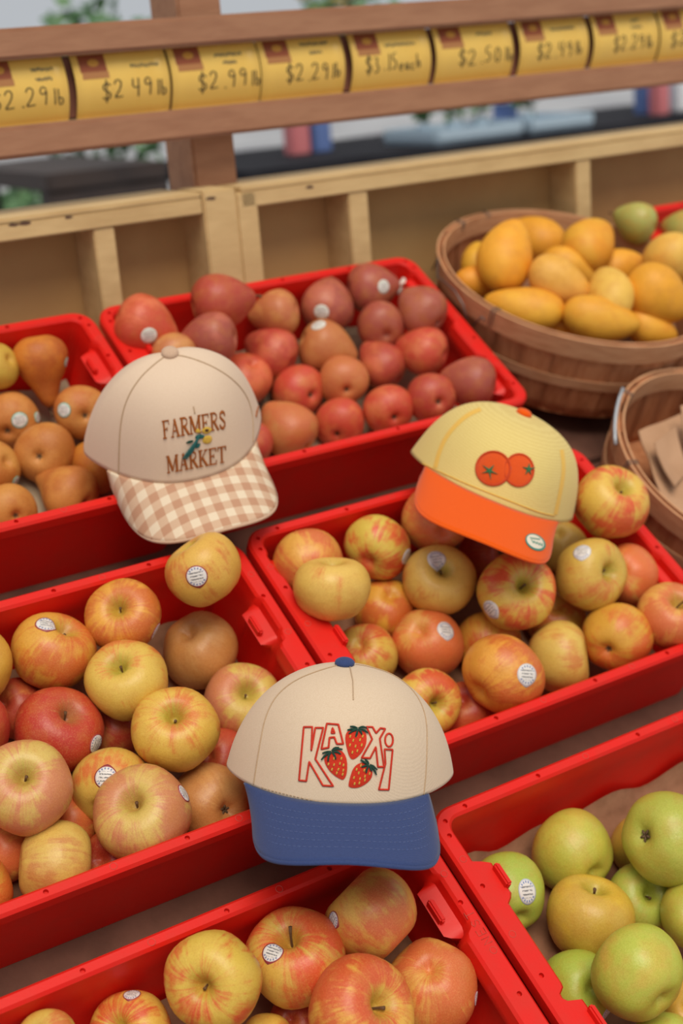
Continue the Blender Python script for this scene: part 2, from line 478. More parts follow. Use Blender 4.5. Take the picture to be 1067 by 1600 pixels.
ZT0, ZT1 = 1.4785, 1.5520
def price_tag(u0, u1, text, label, tx=.24, th=.27, ty=.29, tw=.085, bulge=.0125, names=((.62, .80, .26),)):
    c = ((u0 + u1) / 2, YB + .022, ZT0)
    W = u1 - u0; H = ZT1 - ZT0
    def pos(x, s, lift=0):
        a = PI * s
        y = -bulge * math.sin(a) ** .9 if 0 < s < 1 else 0
        dy = -bulge * PI * math.cos(a)
        nrm = Vector((0, -H, dy)).normalized()
        return Vector((x * W - W / 2, y + .006 * (s - .5) * 0, s * H)) + nrm * lift
    NS, NX = 14, 6
    V = []; F = []
    for lay in (0.0, .0005):
        for j in range(NS + 1):
            for i in range(NX + 1): V.append(pos(i / NX, j / NS, lay))
    R = NX + 1; B = (NS + 1) * R
    for j in range(NS):
        for i in range(NX):
            a = j * R + i
            F.append((a, a + 1, a + R + 1, a + R)); F.append((B + a, B + a + R, B + a + R + 1, B + a + 1))
    for j in range(NS):
        for i in (0, NX):
            a = j * R + i; F.append((a, a + R, B + a + R, B + a))
    for i in range(NX):
        for j in (0, NS):
            a = j * R + i; F.append((a, a + 1, B + a + 1, B + a))
    t = link('price_tag', mesh('price_tag', V, F), M['tagyellow'], None, Matrix.Translation(c))
    tag(t, label, 'price tag', 'price tags along the rail')
    mp = lambda x, y, l=0: pos(x, y, .0008 + l)
    asp = H / W
    mb = MB(); x = tx
    for ch in text:
        if ch == ' ': x += tw * .5; continue
        small = ch in 'lbeach'
        w = tw * (.74 if small else 1); hh = th * (.8 if small else 1)
        oy = random.uniform(-.02, .02)
        for st in STROKES[ch]:
            pl = [(x + a * w * .85, ty + oy + b_ * hh + (x - .5) * .02) for a, b_ in smooth_poly(st, False, 1)]
            ribbon(mb, pl, .017, lambda a, b_, l=0: pos(a, b_, .0008 + l), raise_=.0002)
        x += w * (1.02 if ch not in '1l.' else .62)
    mb.build('handwritten_price', M['ink'], t)
    lw = .30; lh = .30
    def patch(name, x0, x1, y0, y1, m, lift=.0008):
        V = [pos(x0 + (x1 - x0) * i / 4, y0 + (y1 - y0) * j / 4, lift) for j in range(5) for i in range(5)]
        F = [(j * 5 + i, j * 5 + i + 1, j * 5 + i + 6, j * 5 + i + 5) for j in range(4) for i in range(4)]
        return link(name, mesh(name, V, F), m, t)
    patch('printed_logo', .07, .35, .70, .95, M['maroon'])
    patch('logo_caption', .08, .36, .60, .70, M['tanprint'])
    ce = [pos(.22 + .06 * math.cos(k * PI / 6), .83 + .055 * math.sin(k * PI / 6), .001) for k in range(12)]
    link('logo_emblem', mesh('logo_emblem', ce, [tuple(range(12))]), M['goldprint'], t)
    for (nx, ny, nw) in names:
        mb = MB(); xx = nx - nw / 2
        while xx < nx + nw / 2:
            l = random.uniform(.012, .024)
            ribbon(mb, [(xx, ny + random.uniform(-.012, .012)), (xx + l, ny + random.uniform(-.012, .012))], .05, lambda a, b_, q=0: pos(a, b_, .0008 + q))
            xx += l + .008
        mb.build('printed_name', M['printgrey'], t)
    return t

TAGS = [(-24, 107, 150, '$2.29lb', 'yellow price tag handwritten 2.29 lb, at the left end of the rail', ((.72, .80, .26), (.72, .66, .18)), dict(tx=.05, tw=.155)),
        (118, 265, 138, '$2 49lb', 'yellow price tag handwritten 2.49 lb, beside the dark gap in the rail', ((.74, .74, .28),), dict(tx=.26, tw=.125)),
        (267, 406, 120, '$2.99lb', 'yellow price tag handwritten 2.99 lb, above the brown post', ((.66, .80, .30), (.66, .68, .14)), dict(tx=.28, tw=.125)),
        (407, 538, 110, '$2.29lb', 'yellow price tag handwritten 2.29 lb, right of the one reading 2.99', ((.66, .86, .32), (.66, .72, .14)), dict(tx=.28, tw=.115)),
        (549, 672, 100, '$3.15each', 'orange-yellow price tag handwritten with a price for each piece', ((.62, .74, .38),), dict(tx=.16, tw=.098, ty=.32)),
        (680, 800, 90, '$2.50lb', 'yellow price tag handwritten 2.50 lb', ((.64, .80, .18),), dict(tx=.28, tw=.125, ty=.3)),
        (811, 918, 80, '$2.49lb', 'yellow price tag right of the one reading 2.50 lb', ((.64, .78, .34),), dict(tx=.24, tw=.115)),
        (926, 1027, 65, '$2.29lb', 'yellow price tag second from the right end of the rail', ((.66, .82, .12), (.66, .7, .16)), dict(tx=.3, tw=.105)),
        (1030, 1128, 52, '$2.99lb', 'yellow price tag cut off by the right edge of the picture', ((.62, .78, .3),), dict(tx=.16, tw=.13))]
for a, b_, y, text, label, names, kw in TAGS:
    price_tag(at_Y(a, y, YB + .012).x, at_Y(b_, y, YB + .012).x, text, label, names=names, **kw)

# ------------------------------------------------------------------ red trays
TD = .29
def tray(u0, u1, v1, label, left=(), right=(), depth=TD, nest=None):
    """left/right: features of the short sides as (from, to, kind) measured from the back edge"""
    W, D = u1 - u0, depth
    hw, hd = W / 2, D / 2
    rc = .024
    wl, ws = .012, .016
    NC, NU, NV = 6, 10, 64
    feats = {-1: left, 1: right}
    def fw(side, y, kinds):
        q = hd - y; s = 0
        for a, b_, kind in feats[side]:
            if kind not in kinds: continue
            e = .006
            k = min(max((q - a) / e, 0), 1) * min(max((b_ - q) / e, 0), 1)
            k = k * k * (3 - 2 * k)
            s = max(s, k)
        return s
    secs = [('o', -.0055, -.1040), ('o', -.0078, -.006), ('f', .0035, -.006), ('f', .0035, -.013), ('f', 0, -.013), ('f', 0, -.0025), ('f', .0025, 0),
            ('i', -.0025, 0), ('i', 0, -.0025), ('j', .001, -.012), ('k', .002, -.0165), ('w', .002, -.030), ('w', .0075, -.092), ('w', .014, -.0995)]
    def loop(kind, d, h):
        out = []
        def off(side):
            base = {'f': 0, 'o': ws if side in (-1, 1) else wl}.get(kind, ws if side in (-1, 1) else wl)
            return base + d
        ox, oy = off(1), off(0)
        r = max(rc - min(ox, oy), .006)
        ax, ay = hw - ox - r, hd - oy - r
        def arc(cx, cy, a0):
            return [(cx + r * math.cos(a0 + k * PI / 2 / NC), cy + r * math.sin(a0 + k * PI / 2 / NC), None) for k in range(NC + 1)]
        pts = []
        pts += [(-ax + 2 * ax * k / NU, -(hd - oy), None) for k in range(1, NU)]
        pts += arc(ax, -ay, -PI / 2)
        pts += [(hw - ox, -ay + 2 * ay * k / NV, 1) for k in range(1, NV)]
        pts += arc(ax, ay, 0)
        pts += [(ax - 2 * ax * k / NU, hd - oy, None) for k in range(1, NU)]
        pts += arc(-ax, ay, PI / 2)
        pts += [(-(hw - ox), ay - 2 * ay * k / NV, -1) for k in range(1, NV)]
        pts += arc(-ax, -ay, PI)
        for x, y, side in pts:
            if side is not None and kind in 'ijk':
                led = fw(side, y, ('ledge',)); med = fw(side, y, ('wide',)); poc = fw(side, y, ('pocket',))
                e = .015 * led + .007 * med * (1 - led)
                if kind == 'i': e += -.003 * poc
                if kind == 'j': e += -.003 * poc
                if kind == 'k': e = e * .98 + .013 * poc
                x -= side * e
            out.append((x, y, h))
        return out
    V = []; F = []
    L = None
    for kind, d, h in secs:
        lp = loop(kind, d, h); L = len(lp); V += lp
    n = len(secs)
    for s in range(n - 1):
        for k in range(L):
            a, b_ = s * L + k, s * L + (k + 1) % L
            F.append((a, b_, b_ + L, a + L))
    F.append(tuple(range(L))[::-1])
    F.append(tuple(range((n - 1) * L, n * L)))
    me = mesh('produce_tray', V, F)
    for p in me.polygons:
        if len(p.vertices) > 4: p.use_smooth = False
    mw = STAND @ Matrix.Translation(((u0 + u1) / 2, v1 - hd, 0))
    t = link('produce_tray', me, M['red'], None, mw)
    tag(t, label, 'tray', 'red plastic produce trays')
    # moulded holes
    hb = bmesh.new()
    pos = [(x * hw, s * (hd - .0065)) for s in (-1, 1) for x in (-.82, -.44, .12, .56)]
    pos += [(s * (hw - .0095), y) for s in (-1, 1) for y in (hd - .026, hd - .078, hd - .165, hd - .25)]
    pos += [(-hw + .014, hd - .0125), (hw - .014, hd - .0125)]
    for x, y in pos:
        bmesh.ops.create_cone(hb, cap_ends=True, segments=10, radius1=.0023, radius2=.0023, depth=.007, matrix=Matrix.Translation((x, y, 0)))
    hm = bpy.data.meshes.new('cut'); hb.to_mesh(hm); hb.free()
    ho = bpy.data.objects.new('cut', hm); COL.objects.link(ho); ho.matrix_world = mw
    md = t.modifiers.new('holes', 'BOOLEAN'); md.object = ho; md.operation = 'DIFFERENCE'; md.solver = 'EXACT'
    bpy.context.view_layer.update()
    dg = bpy.context.evaluated_depsgraph_get()
    nm = bpy.data.meshes.new_from_object(t.evaluated_get(dg))
    t.modifiers.clear(); old = t.data; t.data = nm; nm.name = 'produce_tray'
    bpy.data.objects.remove(ho); bpy.data.meshes.remove(hm); bpy.data.meshes.remove(old)
    if len(nm.materials) == 0: nm.materials.append(M['red'])
    nm.set_sharp_from_angle(angle=math.radians(38))
    # lugs on the ledges and in the pockets, and moulded rings
    for side in (-1, 1):
        for a, b_, kind in feats[side]:
            q = hd - (a + b_) / 2
            if kind == 'ledge':
                c = (side * (hw - ws - .0135), q, .002)
            elif kind == 'pocket':
                c = (side * (hw - ws - .011), q, -.0135)
            else: continue
            link('lug', box_mesh('lug', (-.0028, -.011, -.005), (.0028, .011, .005), .0015), M['red'], t, Matrix.Translation(c))
    rings = [(x * hw, s * (hd - .0065)) for s in (-1, 1) for x in (-.18, .34)] + [(s * (hw - .008), hd - z) for s in (-1, 1) for z in (.05, .125, .215)]
    ring = bpy.data.meshes.get('mould_ring')
    if ring is None:
        ring = mesh('mould_ring', *tube_geo([(math.cos(k * PI / 8) * .003, math.sin(k * PI / 8) * .003, 0) for k in range(16)], .00035, 4, True))
        ring.materials.append(M['red_wear'])
    for x, y in rings: link('mould_ring', ring, None, t, Matrix.Translation((x, y, .0001)))
    if nest:
        side, q = nest
        mb = MB()
        for k, ch in enumerate('NEST'):
            for st in STROKES[ch]:
                pts = [Vector((side * (hw - .0045 - b_ * .008), hd - q - .034 + (k * .0085 + a * .0062), .0002)) for a, b_ in st]
                mb.tube(pts, .00045, 4)
        mb.build('moulded_word', M['red_wear'], t)
    return t

trays = {}
trays['P'] = tray(-.443, -.004, .708, 'red plastic tray of golden-brown pears at back left', right=((.05, .105, 'pocket'), (.17, .225, 'pocket')), depth=.282)
trays['R'] = tray(.003, .437, .708, 'red plastic tray of red pears under the cream case', left=((.05, .11, 'ledge'), (.18, .235, 'ledge')), right=((.03, .07, 'pocket'), (.13, .2, 'wide'), (.215, .25, 'pocket')), depth=.282)
trays['A'] = tray(-.443, -.004, .348, 'red plastic tray of apples at left between the gingham and blue-brimmed caps', right=((.075, .125, 'pocket'), (.13, .285, 'wide'), (.19, .23, 'pocket')), depth=.292)
trays['B'] = tray(.003, .440, .350, 'red plastic tray of apples under the yellow cap', left=((.03, .065, 'pocket'), (.115, .185, 'ledge'), (.225, .26, 'pocket')), right=((.05, .1, 'pocket'), (.17, .22, 'pocket')), depth=.292)
trays['C'] = tray(-.443, -.004, -.002, 'red plastic tray of apples below the blue brim, cut off by the bottom edge', right=((.045, .10, 'pocket'), (.10, .27, 'wide'), (.19, .23, 'pocket')), depth=.292, nest=(1, .085))
trays['G'] = tray(.0035, .4405, .003, 'red plastic tray of green apples at bottom right', left=((.055, .10, 'ledge'), (.06, .185, 'wide'), (.19, .24, 'ledge')), right=((.05, .1, 'pocket'),), depth=.292)
def stand_at_h(px, py, h):
    d = np.array([(px - 533.5) / FPX, (py - 800) / FPX, 1]) @ RM
    t = (h - CAM_S.z) / d[2]
    return Vector((CAM_S.x + d[0] * t, CAM_S.y + d[1] * t, h))
gp = stand_at_h(1045, 317, .0)
trays['Q'] = tray(.812, 1.2, gp.y, 'red plastic tray of green pears at the far right behind the mango basket', left=((.05, .11, 'ledge'),), right=(), depth=.282)

# liners of paper and pulp on the tray floors
def liner(key, m, label, bumps=.002, up=.010):
    t = trays[key]
    xs = [v.co.x for v in t.data.vertices]; ys = [v.co.y for v in t.data.vertices]
    hw = max(xs) - .028; hd = max(ys) - .024
    NX, NY = 34, 22
    rnd = random.Random(ord(key[0]))
    ph = [rnd.uniform(0, 6) for _ in range(6)]
    V = []; F = []
    for lay in (0, .0016):
        for j in range(NY + 1):
            for i in range(NX + 1):
                x = -hw + 2 * hw * i / NX; y = -hd + 2 * hd * j / NY
                z = bumps * (math.sin(40 * x + ph[0]) * math.sin(37 * y + ph[1]) + .6 * math.sin(90 * x + 30 * y + ph[2]))
                ex = max(0, abs(x) / hw - .88) / .12; ey = max(0, abs(y) / hd - .84) / .16
                z += up * max(ex, ey) ** 2 * (1 + .5 * math.sin(70 * x + 60 * y + ph[3]))
                V.append((x, y, -.0965 + bumps * 1.6 + z + lay))
    R = NX + 1; B = R * (NY + 1)
    for j in range(NY):
        for i in range(NX):
            a = j * R + i
            F.append((a, a + R, a + R + 1, a + 1)); F.append((B + a, B + a + 1, B + a + R + 1, B + a + R))
    for i in range(NX):
        F.append((i, i + 1, B + i + 1, B + i)); a = NY * R + i; F.append((a + 1, a, B + a, B + a + 1))
    for j in range(NY):
        a = j * R; F.append((a + R, a, B + a, B + a + R)); a += NX; F.append((a, a + R, B + a + R, B + a))
    tag(link('tray_liner', mesh('tray_liner', V, F), m, None, t.matrix_world.copy()), label, 'tray liner')
liner('P', M['pulp'], 'greyish pulp liner under the golden-brown pears')
liner('R', M['pulp'], 'beige pulp liner under the red pears')
liner('A', M['liner'], 'brown paper liner under the apples of the left middle tray')
liner('B', M['liner'], 'brown paper liner under the apples below the yellow cap')
liner('C', M['liner'], 'brown paper liner showing between apples in the bottom left tray')
liner('G', M['liner'], 'brown paper liner showing at the back of the green apple tray', .003, .016)
liner('Q', M['pulp'], 'pulp liner under the green pears at far right')

# ------------------------------------------------------------------ fruit shapes (unit radius, axis +z = stem end)
def lathe_grid(fn, NR=26, NA=36):
    V = [fn(0, 0)]; F = []
    for i in range(1, NR):
        for j in range(NA): V.append(fn(i / NR, 2 * PI * j / NA))
    V.append(fn(1, 0))
    for j in range(NA): F.append((0, 1 + j, 1 + (j + 1) % NA))
    for i in range(NR - 2):
        for j in range(NA):
            a = 1 + i * NA + j; b_ = 1 + i * NA + (j + 1) % NA
            F.append((a, a + NA, b_ + NA, b_))
    e = len(V) - 1; s = 1 + (NR - 2) * NA
    for j in range(NA): F.append((s + j, e, s + (j + 1) % NA))
    return V, F

def apple_fn(seed, tall=.86, lobes=.03, cone=.07):
    rnd = random.Random(seed); ph = rnd.uniform(0, 6); ph2 = rnd.uniform(0, 6); lop = rnd.uniform(.03, .09)
    def fn(t, a):
        # even arc spacing, denser in the stem bowl
        t = (t - .055 * math.sin(4 * PI * t) * .5 - .03 * math.sin(2 * PI * t)) * PI
        rho = math.sin(t) ** .86 if 0 < t < PI else 0
        z = math.cos(t) * tall
        rho *= 1 + cone * math.cos(t) - .01
        z -= (.20 * math.exp(-(rho / .46) ** 2) + .32 * math.exp(-(rho / .17) ** 2)) * (math.cos(t) > 0)
        z += (.14 * math.exp(-(rho / .40) ** 2) + .14 * math.exp(-(rho / .16) ** 2)) * (math.cos(t) < 0)
        low = max(0, -math.cos(t))
        rho *= 1 + lobes * math.cos(5 * a + ph) * (.3 + low) + .018 * math.cos(2 * a + ph2)
        z += rho * lop * math.cos(a + ph2) * (1 if z > 0 else .5)
        return (rho * math.cos(a), rho * math.sin(a), z)
    return fn

def spline_profile(pts, n):
    """Catmull-Rom through (z, r)"""
    P = [Vector(p) for p in pts]; out = []
    P = [P[0]] + P + [P[-1]]
    segs = len(P) - 3
    for k in range(n + 1):
        x = k / n * segs; i = min(int(x), segs - 1); u = x - i
        p0, p1, p2, p3 = P[i], P[i + 1], P[i + 2], P[i + 3]
        out.append(.5 * ((2 * p1) + (p2 - p0) * u + (2 * p0 - 5 * p1 + 4 * p2 - p3) * u * u + (3 * p1 - p0 - 3 * p2 + p3) * u ** 3))
    return out

def pear_mesh(name, prof, seed, bend=.0):
    rnd = random.Random(seed); ph = rnd.uniform(0, 6)
    NR = 30
    pr = spline_profile(prof, NR)
    def fn(t, a):
        z, r = pr[round(t * NR)]
        r = max(r, 0) * (1 + .025 * math.cos(2 * a + ph) + .02 * math.cos(3 * a + ph * 2))
        k = max(0, z) ** 2 * bend
        return (r * math.cos(a) + k, r * math.sin(a), z)
    return mesh(name, *lathe_grid(fn, NR, 32))

PEAR = [(1.78, 0), (1.76, .14), (1.62, .27), (1.3, .40), (.9, .56), (.5, .80), (.1, .97), (-.25, 1.0), (-.6, .86), (-.84, .55), (-.9, .28), (-.80, .10), (-.76, 0)]
SQUAT = [(1.28, 0), (1.27, .13), (1.18, .30), (.98, .50), (.68, .74), (.3, .94), (-.05, 1.0), (-.42, .95), (-.72, .70), (-.86, .40), (-.84, .2), (-.74, .08), (-.71, 0)]
def mango_fn(seed):
    rnd = random.Random(seed)
    def fn(t, a):
        t = t * PI
        z = math.cos(t) * 1.48
        rho = math.sin(t) ** .92 * (1 - .16 * math.cos(t) - .10 * math.cos(t) ** 2 * (math.cos(t) > 0)) if 0 < t < PI else 0
        x = rho * math.cos(a); y = rho * math.sin(a) * .86
        x += .20 * (z / 1.48) ** 2 * (1 if z > 0 else .55)
        x += .05 * math.exp(-((z + .2) / .5) ** 2) * math.cos(a)
        return (x, y, z)
    return fn

MESH = {}
def variants(kind, metas):
    MESH[kind] = metas
    for me in metas: me.name = kind + '_skin'
variants('apple', [mesh('a', *lathe_grid(apple_fn(k, t, l, c))) for k, (t, l, c) in enumerate(((.86, .04, .10), (.9, .03, .07), (.84, .045, .12), (.92, .05, .09), (.88, .035, .13)))])
variants('green_apple', [mesh('a', *lathe_grid(apple_fn(40 + k, t, l, c))) for k, (t, l, c) in enumerate(((.92, .03, .10), (.96, .035, .11), (.88, .025, .07)))])
variants('pear', [pear_mesh('p', PEAR, k, b_) for k, b_ in ((1, .03), (2, .08), (3, -.05))])
variants('red_pear', [pear_mesh('p', SQUAT, k, b_) for k, b_ in ((4, .04), (5, .12), (6, -.08))])
variants('mango', [mesh('m', *lathe_grid(mango_fn(k), 26, 30)) for k in (1, 2)])
MATKEY = {'apple': 'apple', 'green_apple': 'green_apple', 'pear': 'pear', 'red_pear': 'red_pear', 'mango': 'mango', 'green_pear': 'green_apple'}
for k, ms in MESH.items():
    for me in ms: me.materials.append(M[MATKEY[k]])
MESH['green_pear'] = [pear_mesh('green_pear_skin', SQUAT, 9, .05)]
MESH['green_pear'][0].materials.append(M['green_apple'])

BVH = {}
def bvh_of(me):
    if me.name not in BVH:
        BVH[me.name] = BVHTree.FromPolygons([v.co.copy() for v in me.vertices], [tuple(p.vertices) for p in me.polygons])
    return BVH[me.name]
for k, ms in MESH.items():
    for i, me in enumerate(ms): me.name = '%s_skin_%d' % (k, i)

def stem_mesh(bend, length, r=.035, z0=.42):
    pts = [(0, 0, z0)] + [(bend * (k / 5) ** 2, bend * .4 * (k / 5) ** 2, z0 + length * k / 5) for k in range(1, 6)]
    V, F = tube_geo(pts, r, 6, False, [1.1, .9, .8, .8, .95, 1.35])
    me = mesh('stem', V, F); me.materials.append(M['stem']); return me
STEMS = [stem_mesh(.05, .32, .03, .27), stem_mesh(.16, .58, .032, .27), stem_mesh(-.1, .36, .03, .27)]
PSTEM = stem_mesh(.1, .42, .05, 1.68); RSTEM = stem_mesh(.08, .3, .05, 1.2); MSTEM = stem_mesh(0, .08, .07, 1.42)
def calyx_mesh(z0, r):
    mb = MB()
    for k in range(5):
        a = 2 * PI * k / 5 + .3
        d = Vector((math.cos(a), math.sin(a), 0))
        mb.tube([d * r * .12 + Vector((0, 0, z0)), d * r * .55 + Vector((0, 0, z0 - .035)), d * r * .95 + Vector((0, 0, z0 - .01))], .035, 5, False, [1, .8, .25])
    mb.tube([(0, 0, z0 + .03), (0, 0, z0 - .02)], r * .3, 6)
    me = mesh('calyx', mb.V, mb.F); me.materials.append(M['calyx']); return me
CALYX = {'apple': calyx_mesh(-.60, .17), 'green_apple': calyx_mesh(-.66, .17), 'pear': calyx_mesh(-.76, .2), 'red_pear': calyx_mesh(-.72, .19), 'green_pear': calyx_mesh(-.72, .19)}

# ------------------------------------------------------------------ colours of the skins
C = srgb
CAV_Y, CAV_G, CAV_B = C(168, 150, 52), C(150, 150, 40), C(160, 120, 66)
PAL = {   # base, blush, amount, stem bowl
    'Y': (C(214, 176, 78), C(208, 116, 56), .36, CAV_G),     # yellow with a few streaks
    'Z': (C(220, 186, 88), C(212, 134, 66), .24, CAV_Y),     # pale yellow
    'O': (C(220, 160, 60), C(210, 106, 46), .48, CAV_Y),     # orange, streaked
    'R': (C(208, 130, 70), C(180, 52, 38), .95, CAV_B),      # red
    'D': (C(200, 110, 60), C(180, 58, 40), .75, CAV_B),      # deep red, low in the tray
    'J': (C(222, 178, 76), C(214, 88, 48), .52, C(176, 164, 52)),   # coral over yellow, green stem bowl
    'g': (C(178, 176, 92), C(188, 162, 80), .35, CAV_G),
    'X': (C(216, 174, 88), C(206, 138, 76), .42, CAV_Y),     # yellow with a warm cheek
    'B': (C(204, 152, 88), C(196, 132, 76), .55, CAV_B),     # plain brownish orange
    'K': (C(208, 178, 92), C(200, 126, 88), .56, CAV_Y),     # pink over yellow
    'H': (C(220, 182, 78), C(212, 88, 50), .48, CAV_G),      # red and yellow patches
    'T': (C(222, 164, 78), C(216, 110, 60), .62, CAV_Y),     # coral orange
    'G': (C(184, 184, 72), C(200, 178, 76), .35, CAV_G),
    'L': (C(170, 182, 70), C(182, 184, 78), .3, CAV_G),
    'W': (C(214, 178, 64), C(198, 164, 66), .5, CAV_G),
    'P': (C(210, 144, 72), C(192, 114, 52), .5, CAV_B), 'Q': (C(204, 126, 44), C(184, 96, 38), .5, CAV_B), 'V': (C(200, 168, 66), C(194, 148, 58), .4, CAV_B),
    'r': (C(206, 104, 76), C(182, 66, 56), .66, CAV_B), 's': (C(184, 100, 80), C(164, 76, 66), .62, CAV_B), 't': (C(208, 142, 84), C(198, 114, 72), .55, CAV_B),
    'u': (C(218, 114, 76), C(202, 72, 56), .62, CAV_B),
    'm': (C(238, 174, 54), C(232, 158, 38), .5, CAV_B), 'n': (C(232, 182, 84), C(230, 162, 52), .4, CAV_B),
}

